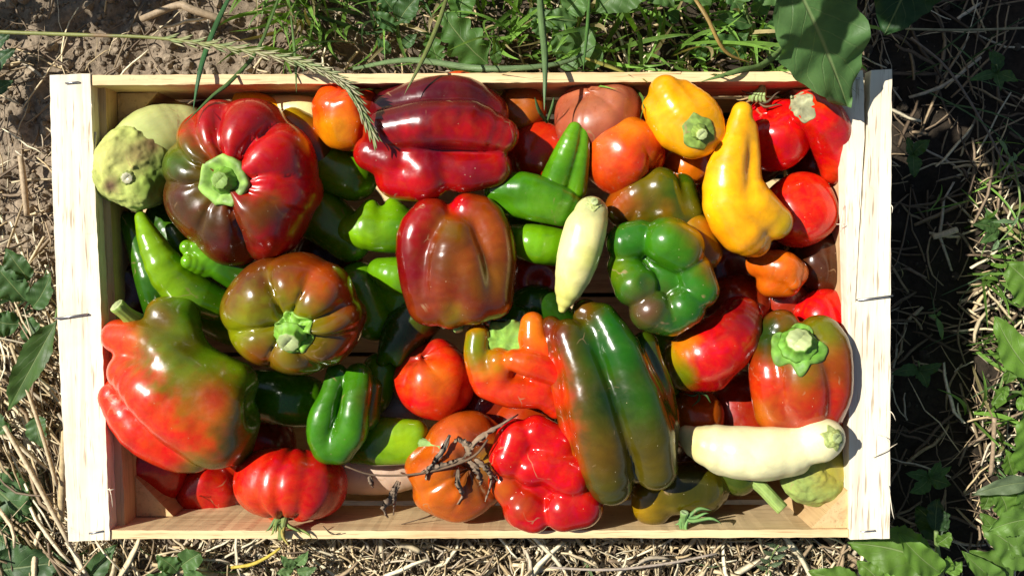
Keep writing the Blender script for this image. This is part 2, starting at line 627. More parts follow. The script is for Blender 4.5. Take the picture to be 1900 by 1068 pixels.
def tube(pts, ns=10, cap=True, flat=1.0, ridge=0.0):
    """round tube along (x,y,z,r) points, closed ends"""
    C = np.array(pts, float)
    V, F = [], []
    n = len(C)
    prev = None
    for i in range(n):
        t = C[min(i + 1, n - 1), :3] - C[max(i - 1, 0), :3]
        t = Vector(t).normalized()
        if prev is None:
            u = t.orthogonal().normalized()
        else:
            u = (prev - t * prev.dot(t)).normalized()
        prev = u
        w = t.cross(u)
        for j in range(ns):
            a = 2 * math.pi * j / ns
            p = Vector(C[i, :3]) + (u * math.cos(a) + w * math.sin(a) * flat) * C[i, 3] * (1 + ridge * math.sin(a * 9 + i * 0.15))
            V.append(p[:])
    for i in range(n - 1):
        for j in range(ns):
            F.append((i * ns + j, i * ns + (j + 1) % ns, (i + 1) * ns + (j + 1) % ns, (i + 1) * ns + j))
    if cap:
        F.append(tuple(range(ns))[::-1])
        F.append(tuple((n - 1) * ns + j for j in range(ns)))
    return V, F

GREEN_STEM = (0.16, 0.30, 0.05)

def stem_part(parent, pts, col=GREEN_STEM, capcol=(0.42, 0.5, 0.2), name='stem', mat=None, ns=12):
    """pts (px,py,z,r) -> a fibrous stalk with a pale cut end"""
    C = catmull(chain_world(pts), 10)
    return stem_world(parent, C, col, capcol, name, mat, ns)

def stem_world(parent, C, col=GREEN_STEM, capcol=(0.42, 0.5, 0.2), name='stem', mat=None, ns=12):
    C = np.array(C)
    # cut end: a small rim and a sunk middle
    e = C[-1].copy()
    t = C[-1, :3] - C[-2, :3]
    t /= np.linalg.norm(t) + 1e-9
    r = e[3]
    ext = [np.append(e[:3] + t * r * 0.06, r * 0.9), np.append(e[:3] + t * r * 0.05, r * 0.62),
           np.append(e[:3] - t * r * 0.12, r * 0.5), np.append(e[:3] - t * r * 0.16, r * 0.12)]
    C = np.vstack([C, ext])
    ns = 36
    V, F = tube(C, ns, ridge=0.05)
    V = np.array(V)
    nr = len(C)
    cols = np.tile(np.array(col), (len(V), 1))
    for j in range(nr):
        f = 1 + 0.16 * np.sin(np.arange(ns) * 2.4)
        cols[j * ns:(j + 1) * ns] *= f[:, None]
    cols[(nr - 4) * ns:] = capcol
    return mk(name, V, F, mat or M_CALYX, parent, cols)

def body_bvh(o):
    wl_ = world_loc(o)
    return BVHTree.FromPolygons([v.co + wl_ for v in o.data.vertices], [list(p_.vertices) for p_ in o.data.polygons])

def calyx_part(parent, P, axis, r, n=6, spike=0.12, cup=0.16, col=(0.13, 0.28, 0.04), ragged=0.08, rot=0.3, name='calyx', drape=0.12, mat=None, bvh=None, rumple=0.10, poly=False):
    """green cap round the stalk: an angular, rumpled collar that lies on the flesh"""
    u, v, a = frame(axis)
    nt_ = 72
    th = np.linspace(0, 2 * math.pi, nt_, endpoint=False)
    rs = np.random.default_rng(int(r * 1e6) + n)
    ph = (th + rot) * n / (2 * math.pi) + 0.10 * np.sin(2 * th + rs.uniform(0, 6)) + 0.06 * np.sin(3 * th + rs.uniform(0, 6))
    tri = np.abs(ph % 1 - 0.5) * 2
    amp = 1 + 0.5 * np.sin(th * 2 + rs.uniform(0, 6))
    rad_ = 1 + spike * (tri ** 1.5 - 0.4) * 2 * amp
    if poly:
        rad_ = math.cos(math.pi / n) / np.cos(((ph % 1) - 0.5) * 2 * math.pi / n) * 1.06
    for k_ in (1, 2, 3, 5, 8):
        rad_ = rad_ + ragged * rs.normal() * np.sin(k_ * th + rs.uniform(0, 6.28)) * 0.45
    prof = [(0.0, 0.10), (0.25, 0.08), (0.45, 0.04), (0.62, cup * 0.55), (0.78, cup * 0.9), (0.90, cup), (0.98, cup * 0.9), (1.02, cup * 0.4), (0.98, -drape)]
    V, cols = [], []
    for f, h in prof:
        for t, q in zip(th, rad_):
            rr = f * (q if f > 0.4 else 1) * r
            base = Vector(P) + u * rr * math.cos(t) + v * rr * math.sin(t)
            lift = 0.0
            if bvh is not None and f > 0.3:
                hp = bvh.ray_cast(base + a * r * 1.2, -a)
                if hp[0] is not None:
                    lift = max(-r * 0.9, min(r * 0.6, (hp[0] - base).dot(a))) * min(1, (f - 0.3) * 2.5)
            V.append((base + a * (h * r + lift))[:])
    V = np.array(V)
    nz = fbm(V / r * 1.7 + r * 1e4, 3) - 0.5
    nz2 = fbm(V / r * 4.5 + r * 2e4, 3) - 0.5
    fr_ = np.repeat([p_[0] for p_ in prof], nt_)
    V = V + np.array(a)[None] * ((nz * 2 + nz2) * rumple * r * np.clip(fr_ * 1.6 - 0.3, 0, 1))[:, None]
    cols = np.array(col)[None] * (1 + 1.5 * nz2[:, None] + 0.5 * nz[:, None])
    edge = np.clip((fr_ - 0.8) * 5, 0, 1)[:, None] * 0.25
    cols = np.clip(cols * (1 - edge) + np.array((0.27, 0.38, 0.09)) * edge, 0.01, 1)
    F = []
    for j in range(len(prof) - 1):
        for i in range(nt_):
            F.append((j * nt_ + i, (j + 1) * nt_ + i, (j + 1) * nt_ + (i + 1) % nt_, j * nt_ + (i + 1) % nt_))
    return mk(name, V, F, mat or M_CALYX, parent, cols)

def sepal_part(parent, P, dirv, up, L, w, curl, col, name='sepal', mat=None, wig=0.12):
    """one narrow pointed sepal, thick in the middle"""
    d = Vector(dirv).normalized()
    up = (Vector(up) - d * Vector(up).dot(d)).normalized()
    s = d.cross(up)
    n = 9
    V, F = [], []
    for i in range(n):
        t = i / (n - 1)
        ww = w * (math.sin(math.pi * min(1, t * 0.75 + 0.25)) ** 0.8) + w * 0.04
        c = Vector(P) + d * L * t + up * L * curl * t * t + s * L * wig * math.sin(t * 5 + L * 900)
        for q, hz in ((-1, 0), (0, 0.35), (1, 0), (0, -0.2)):
            V.append((c + s * ww * q + up * ww * hz)[:])
    for i in range(n - 1):
        for j in range(4):
            F.append((i * 4 + j, i * 4 + (j + 1) % 4, (i + 1) * 4 + (j + 1) % 4, (i + 1) * 4 + j))
    F += [(3, 2, 1, 0), tuple((n - 1) * 4 + j for j in range(4))]
    return mk(name, V, F, mat or M_CALYX, parent, np.tile(np.array(col), (len(V), 1)))

def hit(o, px, py):
    """where the sight line through a photo pixel meets a built body: point, normal"""
    me = o.data
    wl_ = world_loc(o)
    bv = BVHTree.FromPolygons([v.co + wl_ for v in me.vertices], [list(p_.vertices) for p_ in me.polygons])
    d = (W(px, py, -5) - CAMP).normalized()
    loc, nor, _, _ = bv.ray_cast(CAMP, d)
    if loc is None:
        loc, nor, _, _ = bv.find_nearest(W(px, py, 0))
    if nor.dot(d) > 0: nor = -nor
    return loc, nor

def veg(name, label, cat, VF, base, blobs, mat=None, group=None, part=True):
    V, F = VF[0], VF[1]
    cols = paint(V, base, blobs)
    if not part:
        o = mk(name, V, F, mat or M_PEPPER, None, cols)
        return setp(o, label, cat, group), o
    root = empty(name, ((V[:, 0].min() + V[:, 0].max()) / 2, (V[:, 1].min() + V[:, 1].max()) / 2, V[:, 2].min()), label, cat, group)
    b = mk('body', V, F, mat or M_PEPPER, root, cols)
    return root, b
# ------------------------------------------------------------------ the crate
def prism(name, poly, ztop, zbot, mat, parent, rough=0.0, nsub=0, label=None):
    """board: outline (px,py) on the rim plane, standing vertically from zbot to ztop (cm)"""
    pts = [Vector(W(x, y, 0)) for x, y in poly]
    if nsub:
        q = []
        for a, b in zip(pts, pts[1:] + pts[:1]):
            n = max(1, int((b - a).length / 0.0045)) if nsub > 1 else 1
            for i in range(n):
                q.append(a.lerp(b, i / n))
        pts = q
    rs = random.Random(len(pts) * 31 + int(poly[0][0]))
    V = []
    for z in (ztop, zbot):
        for i, p_ in enumerate(pts):
            j = rough * 0.01
            dx, dy = (rs.uniform(-j, j), rs.uniform(-j, j)) if rough else (0, 0)
            V.append((p_.x + dx, p_.y + dy, HRIM + z / 100 + (rs.uniform(-j, j) * 0.4 if rough else 0)))
    n = len(pts)
    import bmesh
    bm = bmesh.new()
    vs = [bm.verts.new(v) for v in V]
    f1 = bm.faces.new(vs[:n]); f2 = bm.faces.new(vs[n:][::-1])
    for i in range(n):
        bm.faces.new((vs[i], vs[n + i], vs[n + (i + 1) % n], vs[(i + 1) % n]))
    bmesh.ops.recalc_face_normals(bm, faces=bm.faces[:])
    bmesh.ops.triangulate(bm, faces=[f for f in bm.faces if len(f.verts) > 4])
    me = bpy.data.meshes.new(name)
    loc = Vector((sum(v[0] for v in V) / len(V), sum(v[1] for v in V) / len(V), HRIM + zbot / 100))
    bmesh.ops.translate(bm, verts=bm.verts[:], vec=-loc)
    bm.to_mesh(me); bm.free()
    me.materials.append(mat)
    o = bpy.data.objects.new(name, me)
    COL.objects.link(o)
    o.parent = parent
    o.location = loc - world_loc(parent)
    if label: o['label'] = label
    return o

crate = empty('wooden_crate', (W(880, 565, -14).x, W(880, 565, -14).y, 0.0),
              'open pale wooden crate filled with peppers and tomatoes, standing on straw', 'crate')
# battens on the two ends
bl = prism('end_batten', [(92, 139), (167, 137), (175, 330), (188, 585), (204, 1001), (127, 1004), (106, 585), (97, 330)], 0, -1.0, M_WOODY, crate, 0.022, 2)
br = prism('end_batten', [(1561, 132), (1601, 131), (1603, 180), (1604, 255), (1601, 300), (1599, 345), (1595, 420), (1590, 500), (1587, 560), (1589, 562),
                          (1592, 500), (1597, 420), (1602, 345), (1606, 290), (1609, 240), (1614, 180), (1617, 130), (1655, 129), (1653, 400), (1651, 998), (1577, 1000), (1573, 600), (1567, 350)],
           0, -1.0, M_WOODY, crate, 0.02, 2, 'pale batten split lengthwise by a long crack')
def staple(batten, a, b, lift=0.09):
    p0, p1 = W(a[0], a[1], 0.0), W(b[0], b[1], 0.0)
    p0.z = p1.z = HRIM + lift / 100
    r = 0.00055
    q0, q1 = p0.copy(), p1.copy(); q0.z -= 0.003; q1.z -= 0.003
    V, F = tube([(*q0, r), (*p0, r), (*p1, r), (*q1, r)], 8)
    mk('staple', V, F, M_STEEL, batten)
staple(bl, (123, 155), (147, 153)); staple(bl, (106, 590), (163, 582), 0.2); staple(bl, (167, 988), (190, 984))
staple(br, (1590, 556), (1654, 548), 0.2); staple(br, (1597, 985), (1622, 983)); staple(br, (1570, 146), (1594, 146))
# loose splinters on the batten edges
def splinter(batten, a, m_, b, r=0.7, z=0.12):
    C = catmull(chain_world([(*a, z, r), (*m_, z + 0.25, r), (*b, z + 0.1, r * 0.5)]), 8)
    V, F = tube(C, 5)
    mk('splinter', V, F, M_WOODY, batten)
splinter(br, (1620, 848), (1642, 836), (1665, 822), 1.1); splinter(br, (1630, 806), (1645, 812), (1649, 820), 0.8)
splinter(br, (1552, 416), (1563, 416), (1568, 416), 0.8); splinter(br, (1566, 380), (1561, 410), (1560, 430), 0.9)
splinter(bl, (203, 905), (207, 920), (209, 940), 0.8); splinter(bl, (200, 907), (206, 908), (214, 906), 0.8)
splinter(bl, (178, 245), (174, 300), (168, 330), 2.0, -0.3); splinter(bl, (166, 190), (170, 194), (171, 200), 0.9)
splinter(br, (1649, 760), (1657, 768), (1662, 780), 0.8); splinter(br, (1653, 380), (1656, 385), (1655, 395), 0.8)
splinter(br, (1649, 900), (1655, 945), (1659, 962), 0.8)
# end boards under the battens (two slats each end)
prism('end_slat', [(160, 150), (181, 150), (219, 990), (197, 990)], -1.02, -6.0, M_WOODY2, crate, 0.02, 2)
prism('end_slat', [(160, 150), (181, 150), (219, 990), (197, 990)], -7.0, -13.2, M_WOODY2, crate)
prism('end_slat', [(1572, 145), (1594, 145), (1610, 988), (1586, 988)], -1.02, -6.0, M_WOODY2, crate, 0.02, 2)
prism('end_slat', [(1572, 145), (1594, 145), (1610, 988), (1586, 988)], -7.0, -13.2, M_WOODY2, crate)
# long side boards
for (a, b) in ((-0.1, -5.6), (-6.7, -13.3)):
    prism('side_slat', [(168, 139), (560, 137), (1100, 134), (1560, 132), (1560, 150), (1100, 152), (560, 155), (168, 158)], a, b, M_WOODX, crate, 0.02, 2)
    prism('side_slat', [(205, 984), (700, 985), (1200, 984), (1576, 982), (1576, 997), (1200, 998), (700, 999), (205, 1000)], a, b, M_WOODX, crate, 0.02, 2)
# triangular corner posts
prism('corner_post', [(183, 160), (262, 158), (186, 240)], -2.6, -13.4, M_WOODZ, crate)
prism('corner_post', [(1571, 152), (1495, 153), (1571, 230)], -2.6, -13.4, M_WOODZ, crate)
prism('corner_post', [(219, 982), (290, 982), (216, 905)], -2.8, -13.4, M_WOODZ, crate)
prism('corner_post', [(1583, 981), (1508, 982), (1582, 905)], -0.3, -13.4, M_WOODZ, crate)
# floor slats
ys = np.linspace(160, 980, 7)
for i in range(6):
    prism('floor_slat', [(182, ys[i] + 4), (1592, ys[i] + 4), (1594, ys[i + 1] - 6), (190, ys[i + 1] - 6)], -13.42, -13.95, M_WOODX, crate)

# ------------------------------------------------------------------ colours of the flesh
RED = (0.50, 0.008, 0.012); DRED = (0.30, 0.006, 0.012); MAROON = (0.11, 0.010, 0.014)
TOM = (0.56, 0.035, 0.012); ORANGE = (0.62, 0.13, 0.008); YEL = (0.85, 0.40, 0.003)
BROWN = (0.13, 0.035, 0.010); OLIVE = (0.13, 0.095, 0.008); GRN = (0.06, 0.20, 0.008)
LIME = (0.19, 0.34, 0.008); DGRN = (0.13, 0.30, 0.012); CREAM = (0.78, 0.72, 0.36)

def calyx_at(root, body, px, py, r, n=6, stem_r=0.42, stem_len=0.5, col=(0.13, 0.28, 0.04), spike=0.12, cup=0.16, ragged=0.08, lean=(0, 0, 0), axis=None, sink=0.0, rot=0.3, mat=None, drape=0.12, rumple=0.10):
    P, nn = hit(body, px, py)
    ax = Vector(axis).normalized() if axis else (nn + Vector((0, 0, 0.5))).normalized()
    rm = r * (P - CAMP).dot(VIEW) / FPX
    P = P - ax * rm * sink
    cx = calyx_part(root, P, ax, rm, n, spike, cup, col, ragged, rot, mat=mat, drape=drape, bvh=body_bvh(body), rumple=rumple)
    if stem_len:
        d = (ax + Vector(lean)).normalized()
        b = P + ax * rm * 0.02
        pts = [(*(b), rm * stem_r * 1.5), (*(b + d * rm * stem_len * 0.35), rm * stem_r * 1.1), (*(b + d * rm * stem_len), rm * stem_r)]
        stem_world(root, catmull(pts, 8), tuple(c * 1.15 for c in col))

# ---- pale aubergine in the top left corner
r, b = veg('aubergine', 'pale cream aubergine with scabby green cap in top left corner', 'aubergine',
           lump([[(246, 300, -1.7, 62), (290, 268, -2.4, 68), (338, 252, -3.2, 60)]], wob=0.0006), (0.50, 0.52, 0.24), [(250, 300, 70, (0.46, 0.52, 0.18))], M_WAXY)
V, F = lump([[(240, 300, -1.2, 62)], [(230, 326, -1.2, 54)], [(264, 336, -1.2, 52)], [(262, 284, -1.1, 52)]], k=16, wob=0.0026, res=56, hf=0.0042)
mk('calyx', V, F, M_SCAB, r, paint(V, (0.42, 0.47, 0.15), [(296, 340, 36, (0.2, 0.32, 0.05)), (205, 290, 40, (0.54, 0.54, 0.2)), (280, 268, 16, (0.22, 0.13, 0.06)), (205, 345, 15, (0.2, 0.12, 0.07)), (255, 285, 20, (0.36, 0.3, 0.12))]))
P, nn = hit(r.children[-1], 237, 330)
rm = 9 * S(237, 330, 1)
stem_world(r, [(*(P - nn * rm * 0.6), rm * 1.7), (*(P + nn * rm * 0.2), rm * 1.5), (*(P + nn * rm * 0.6), rm * 1.15)], (0.30, 0.34, 0.10), (0.5, 0.48, 0.3))

# ---- big red bell pepper, stalk towards the camera
bx = bell((450, 336, -0.6), 149, (-0.10, -0.06, 1), [(98, 1.0), (122, 0.5), (53, 1.5), (4, 0.8), (-24, 0.7), (-80, 1.5), (-122, 0.6), (183, 0.8), (150, 0.9)], depth=0.21, hr=0.70, dim=0.17, dimr=0.36, fade=0.28,
          mult=[(0, 1.0), (35, 1.02), (75, 1.04), (110, 1.05), (140, 1.0), (180, 0.97), (215, 1.0), (260, 1.05), (300, 1.07), (330, 1.0)])
r, b = veg('bell_pepper', 'big red bell pepper with dark brown flank, stalk facing up, top left', 'bell pepper', bx, (0.46, 0.008, 0.014),
           [(322, 312, 62, (0.05, 0.19, 0.012)), (335, 372, 62, (0.10, 0.022, 0.012)), (395, 425, 68, (0.085, 0.055, 0.012)), (425, 470, 50, (0.12, 0.012, 0.01)),
            (470, 395, 30, (0.16, 0.06, 0.01), 0.8), (505, 385, 26, (0.2, 0.08, 0.01), 0.8), (420, 215, 60, (0.30, 0.006, 0.014), 0.7), (390, 345, 30, (0.16, 0.13, 0.012), 0.8)])
calyx_part(r, bx[2] + bx[3] * 0.0025, bx[3], 46 * S(436, 342, 1), 7, 0.07, 0.24, (0.22, 0.38, 0.06), 0.02, 0.2, drape=0.3, rumple=0.035, poly=True)
rm = 45 * S(436, 342, 1)
bx[2].z += 0.0025
stem_world(r, [(*(bx[2]), rm * 0.62), (*(bx[2] + bx[3] * rm * 0.16), rm * 0.52), (*(bx[2] + bx[3] * rm * 0.36), rm * 0.38), (*(bx[2] + bx[3] * rm * 0.55), rm * 0.35)], (0.17, 0.36, 0.03), (0.22, 0.36, 0.07))

# ---- brown and green bell pepper
bx = bell((548, 582, 0.3), 127, (-0.06, -0.26, 1), [(108, 1.5), (60, 0.8), (14, 1.2), (-14, 0.6), (-62, 1.0), (-118, 0.8), (190, 1.2)], depth=0.2, hr=0.72, dim=0.22, dimr=0.36, fade=0.3,
          mult=[(0, 1.05), (30, 0.98), (90, 0.90), (135, 0.98), (180, 1.06), (225, 0.98), (270, 0.90), (315, 0.98)])
r, b = veg('bell_pepper', 'brown bell pepper turning green round its thick stalk, left of centre', 'bell pepper', bx, (0.20, 0.048, 0.010),
           [(610, 525, 70, (0.40, 0.07, 0.008)), (650, 630, 60, (0.20, 0.045, 0.01)), (460, 540, 60, (0.17, 0.05, 0.012)), (540, 618, 70, (0.20, 0.23, 0.012)),
            (440, 620, 50, (0.24, 0.27, 0.012)), (520, 655, 50, (0.2, 0.2, 0.012), 0.8), (560, 660, 40, (0.22, 0.12, 0.01), 0.7), (480, 665, 36, (0.25, 0.06, 0.01), 0.8)])
calyx_at(r, b, 540, 622, 38, 6, 0.55, 0.55, (0.16, 0.35, 0.03), 0.06, 0.12, 0.06, (0.0, -0.35, 0), axis=bx[3], sink=0.0)

# ---- large lopsided pepper at the lower left
r, b = veg('bell_pepper', 'large lopsided red pepper with green top, stalk against the left batten', 'bell pepper',
           lump([[(222, 622, -0.2, 34), (285, 636, 0.6, 38), (335, 690, 1.0, 50), (410, 760, 0.8, 62)],
                 [(304, 582, -0.3, 36), (332, 614, 0.0, 37), (362, 668, 0.1, 40), (428, 715, -0.1, 48)],
                 [(246, 690, 0.2, 42), (310, 740, 1.2, 64), (395, 800, 0.3, 72)],
                 [(222, 735, -0.8, 36), (260, 790, -0.7, 46), (325, 830, -0.9, 44), (360, 838, -1.0, 40)],
                 [(440, 780, -0.2, 44), (432, 826, -0.8, 40)], [(336, 572, -0.9, 32), (346, 600, -0.9, 26)]], k=15, wob=0.0012, cuts=[(492, 752, 0.4, 38, 18), (400, 610, 1.2, 34, 18)]),
           (0.56, 0.05, 0.012),
           [(290, 630, 48, (0.20, 0.055, 0.012)), (350, 700, 55, (0.30, 0.055, 0.012)), (335, 575, 74, (0.09, 0.25, 0.008)), (372, 636, 76, (0.12, 0.27, 0.008)), (444, 700, 84, (0.14, 0.28, 0.008)), (480, 745, 52, (0.12, 0.25, 0.008)),
            (300, 590, 34, (0.16, 0.10, 0.015)), (345, 640, 34, (0.15, 0.15, 0.01)), (480, 800, 46, (0.10, 0.17, 0.01)), (455, 855, 46, (0.10, 0.13, 0.01)), (370, 872, 34, (0.16, 0.14, 0.01)), (400, 740, 44, (0.36, 0.05, 0.012)), (215, 630, 34, (0.58, 0.07, 0.014))])
stem_part(r, [(262, 604, -0.4, 21), (246, 592, 0.1, 16), (232, 580, 0.6, 13), (216, 566, 1.0, 14)], (0.24, 0.36, 0.06), (0.42, 0.48, 0.2))

# ---- slim green peppers by the left wall
DG = 'slim green peppers along the left wall'
veg('chilli_pepper', 'dark green slim pepper with shiny drops, outermost by the left wall', 'pepper', lump([[(240, 412, -3, 21), (258, 455, -2.5, 24), (284, 515, -2.2, 32), (300, 575, -2.6, 32)]], wob=0.0009), (0.035, 0.12, 0.008), [(275, 480, 40, (0.07, 0.2, 0.008))], part=False)
veg('chilli_pepper', 'bright lime green pepper tapering up to a rounded tip at left', 'pepper', lump([[(262, 404, -0.9, 14), (276, 440, -0.7, 20), (304, 490, -0.8, 33), (338, 532, -1.4, 42), (400, 560, -2.4, 36)]], wob=0.0008), LIME, [(262, 410, 40, (0.2, 0.36, 0.01)), (400, 545, 40, GRN)], part=False)
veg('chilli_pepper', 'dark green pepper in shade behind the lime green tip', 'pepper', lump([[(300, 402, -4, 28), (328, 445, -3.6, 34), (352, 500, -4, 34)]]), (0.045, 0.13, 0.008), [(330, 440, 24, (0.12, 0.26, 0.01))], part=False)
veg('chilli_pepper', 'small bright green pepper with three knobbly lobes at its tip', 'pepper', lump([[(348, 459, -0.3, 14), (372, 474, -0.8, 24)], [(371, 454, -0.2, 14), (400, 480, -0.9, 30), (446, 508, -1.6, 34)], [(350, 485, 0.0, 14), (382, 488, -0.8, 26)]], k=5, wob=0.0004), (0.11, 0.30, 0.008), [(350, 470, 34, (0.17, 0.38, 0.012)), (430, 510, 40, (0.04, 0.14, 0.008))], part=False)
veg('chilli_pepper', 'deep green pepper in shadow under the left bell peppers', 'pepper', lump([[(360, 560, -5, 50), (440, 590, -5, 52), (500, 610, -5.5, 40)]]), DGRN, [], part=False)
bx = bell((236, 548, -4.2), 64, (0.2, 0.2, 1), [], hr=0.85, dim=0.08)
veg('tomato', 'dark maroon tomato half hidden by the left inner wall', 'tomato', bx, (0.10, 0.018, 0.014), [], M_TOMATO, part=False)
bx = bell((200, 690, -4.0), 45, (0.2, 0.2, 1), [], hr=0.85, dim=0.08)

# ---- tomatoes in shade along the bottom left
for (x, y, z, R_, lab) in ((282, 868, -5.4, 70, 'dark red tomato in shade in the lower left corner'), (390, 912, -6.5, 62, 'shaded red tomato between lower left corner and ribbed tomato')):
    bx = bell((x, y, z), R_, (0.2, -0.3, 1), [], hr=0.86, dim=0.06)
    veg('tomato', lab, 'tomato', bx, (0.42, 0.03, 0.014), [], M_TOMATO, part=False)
bx = bell((541, 898, -1.9), 102, (-0.08, -0.93, 0.32), [(28, 0.6), (62, 0.8), (88, 1.3), (112, 1.2), (150, 0.5), 205, 270, 330], depth=0.085, hr=0.66, dim=0.14, dimr=0.3, wob=0.012,
          mult=[(0, 1.02), (90, 0.98), (180, 1.02), (270, 0.95)])
r, b = veg('tomato', 'ribbed red tomato with straggly yellow calyx at the bottom board', 'tomato', bx, (0.54, 0.035, 0.014), [(545, 850, 60, (0.5, 0.03, 0.012)), (480, 950, 50, (0.5, 0.06, 0.02))], M_TOMATO)
P0 = W(529, 957, 0.0)
rs = random.Random(5)
for i in range(9):
    a = rad(rs.uniform(200, 345))
    d = Vector((math.cos(a) * 0.7, math.sin(a), rs.uniform(-0.1, 0.9)))
    sepal_part(r, P0, d, (0, 0, 1), rs.uniform(0.011, 0.022), 0.0013, rs.uniform(-0.5, 0.2), rs.choice([(0.42, 0.36, 0.08), (0.2, 0.28, 0.06), (0.5, 0.4, 0.1), (0.12, 0.2, 0.05)]))
stem_world(r, catmull([(*(P0), 0.0024), (*(P0 + Vector((-0.001, -0.006, 0.003))), 0.002), (*(P0 + Vector((-0.002, -0.013, 0.002))), 0.0022)], 6), (0.2, 0.26, 0.07))

# ---- green peppers in the middle left
veg('green_pepper', 'glossy mid green pepper with a long furrow, above the ribbed tomato', 'pepper',
    lump([[(624, 696, -1.0, 20), (606, 750, -0.2, 22), (594, 800, -0.2, 25), (608, 828, -0.4, 30)], [(666, 696, -0.8, 24), (660, 750, 0.1, 28), (650, 800, -0.1, 30), (630, 826, -0.4, 32)], [(640, 720, -1.4, 24), (628, 790, -1.0, 30)], [(686, 720, -1.9, 24), (674, 770, -1.6, 30)]], k=5, wob=0.0012),
    (0.065, 0.22, 0.008), [(680, 740, 24, (0.12, 0.10, 0.01), 0.6)], part=False)
r, b = veg('green_pepper', 'small lime pepper with painted-on shade at left and thin stalk pointing right', 'pepper',
    lump([[(660, 806, -2.8, 30), (720, 804, -2.0, 30), (772, 802, -1.8, 24)], [(660, 826, -2.9, 30), (720, 832, -2.1, 30), (772, 838, -1.8, 24)], [(700, 818, -2.4, 38), (766, 820, -2.2, 32)]], k=12, wob=0.0008, cuts=[(812, 826, -1.4, 22, 10)]), (0.09, 0.24, 0.008), [(745, 815, 50, (0.24, 0.38, 0.010))])  # lime patch marks the sunlit half; darker left stands in for shade
stem_part(r, [(784, 822, -1.2, 10), (800, 825, -0.3, 8), (820, 829, 0.3, 7)], (0.26, 0.42, 0.12), (0.4, 0.52, 0.25))
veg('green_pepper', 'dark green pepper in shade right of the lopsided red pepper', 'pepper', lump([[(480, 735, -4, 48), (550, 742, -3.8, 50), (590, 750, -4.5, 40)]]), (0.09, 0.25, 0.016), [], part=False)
veg('green_pepper', 'bright green horned pepper half shaded under the glossy red one', 'pepper',
    lump([[(652, 428, -3.0, 28), (695, 432, -2.8, 36), (770, 430, -3.6, 40)], [(688, 384, -2.9, 14), (684, 412, -2.8, 30)], [(728, 380, -3.1, 13), (738, 415, -3.0, 34)]], k=14, wob=0.0008), (0.17, 0.34, 0.008), [(690, 430, 50, (0.18, 0.36, 0.01)), (760, 430, 40, GRN)], part=False)
veg('green_pepper', 'green pepper with one sunlit corner, left of the brown pepper', 'pepper', lump([[(704, 502, -3.0, 26), (735, 512, -2.8, 34), (790, 520, -3.8, 36)], [(700, 540, -3.8, 28), (740, 555, -3.8, 36)]], k=14), (0.14, 0.32, 0.008), [(710, 545, 36, DGRN)], part=False)
veg('green_pepper', 'dark olive green pepper ending in two small shiny nubs', 'pepper',
    lump([[(800, 565, -3.8, 42), (755, 612, -3.2, 44), (728, 648, -2.8, 27)], [(738, 668, -2.3, 13), (745, 650, -2.6, 18)], [(710, 668, -2.8, 14), (722, 645, -2.8, 20)]], k=7, wob=0.0008), (0.045, 0.12, 0.008), [(738, 668, 18, (0.14, 0.32, 0.01)), (715, 668, 14, (0.1, 0.26, 0.01)), (790, 610, 40, (0.10, 0.10, 0.01))], part=False)
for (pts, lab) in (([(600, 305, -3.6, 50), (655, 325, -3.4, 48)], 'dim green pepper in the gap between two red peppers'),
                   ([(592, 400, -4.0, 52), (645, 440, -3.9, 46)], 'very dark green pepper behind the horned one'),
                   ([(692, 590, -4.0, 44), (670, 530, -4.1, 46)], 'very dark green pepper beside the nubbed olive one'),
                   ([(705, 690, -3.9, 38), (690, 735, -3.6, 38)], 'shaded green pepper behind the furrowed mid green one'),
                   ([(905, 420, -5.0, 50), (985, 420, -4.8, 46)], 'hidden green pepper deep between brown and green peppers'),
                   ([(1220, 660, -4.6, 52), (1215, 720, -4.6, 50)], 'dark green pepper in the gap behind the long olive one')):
    veg('green_pepper', lab, 'pepper', lump([pts], res=36), DGRN, [(pts[0][0], pts[0][1], 40, (0.18, 0.38, 0.010))], part=False)  # lime patch painted on to brighten these peppers in shade

# ---- large glossy red pepper at the top
veg('red_pepper', 'large glossy dark red pepper lying sideways under the top board', 'pepper',
    lump([[(716, 245, 0.6, 44), (790, 233, 1.3, 46), (870, 232, 1.3, 46), (930, 252, 0.7, 34)],
          [(690, 285, 0.2, 36), (730, 300, 0.4, 40)],
          [(735, 328, -0.1, 42), (790, 325, 0.5, 46), (770, 300, 0.5, 40)],
          [(800, 305, 0.4, 34), (860, 318, 0.4, 38), (915, 312, 0.3, 36)],
          [(722, 210, -0.9, 42), (800, 188, -0.3, 46), (860, 188, -0.4, 46), (905, 212, -0.8, 42)]], k=9, wob=0.001),
    (0.44, 0.004, 0.009), [(790, 165, 62, MAROON), (880, 172, 62, MAROON), (700, 190, 44, MAROON), (740, 180, 40, MAROON), (800, 292, 42, (0.16, 0.004, 0.03), 0.8), (880, 322, 44, (0.2, 0.004, 0.025), 0.8), (700, 280, 40, (0.2, 0.006, 0.02), 0.8)], part=False)
bx = bell((852, 186, -2.0), 52, (0, 0.2, 1), [], hr=0.85, dim=0.05)
veg('tomato', 'orange red tomato peeping out behind the large glossy red pepper', 'tomato', bx, (0.55, 0.07, 0.012), [], M_TOMATO, part=False)
bx = bell((645, 214, -1.5), 66, (0.1, 0.8, 0.4), [(20, 0.8), 100, (170, 0.6), 250, 310], depth=0.05, hr=0.92, dim=0.08, wob=0.03)
veg('tomato', 'orange red tomato under the drooping grass ear', 'tomato', bx, (0.60, 0.06, 0.012), [(620, 245, 44, (0.66, 0.26, 0.012)), (600, 180, 30, (0.6, 0.10, 0.012))], M_TOMATO, part=False)
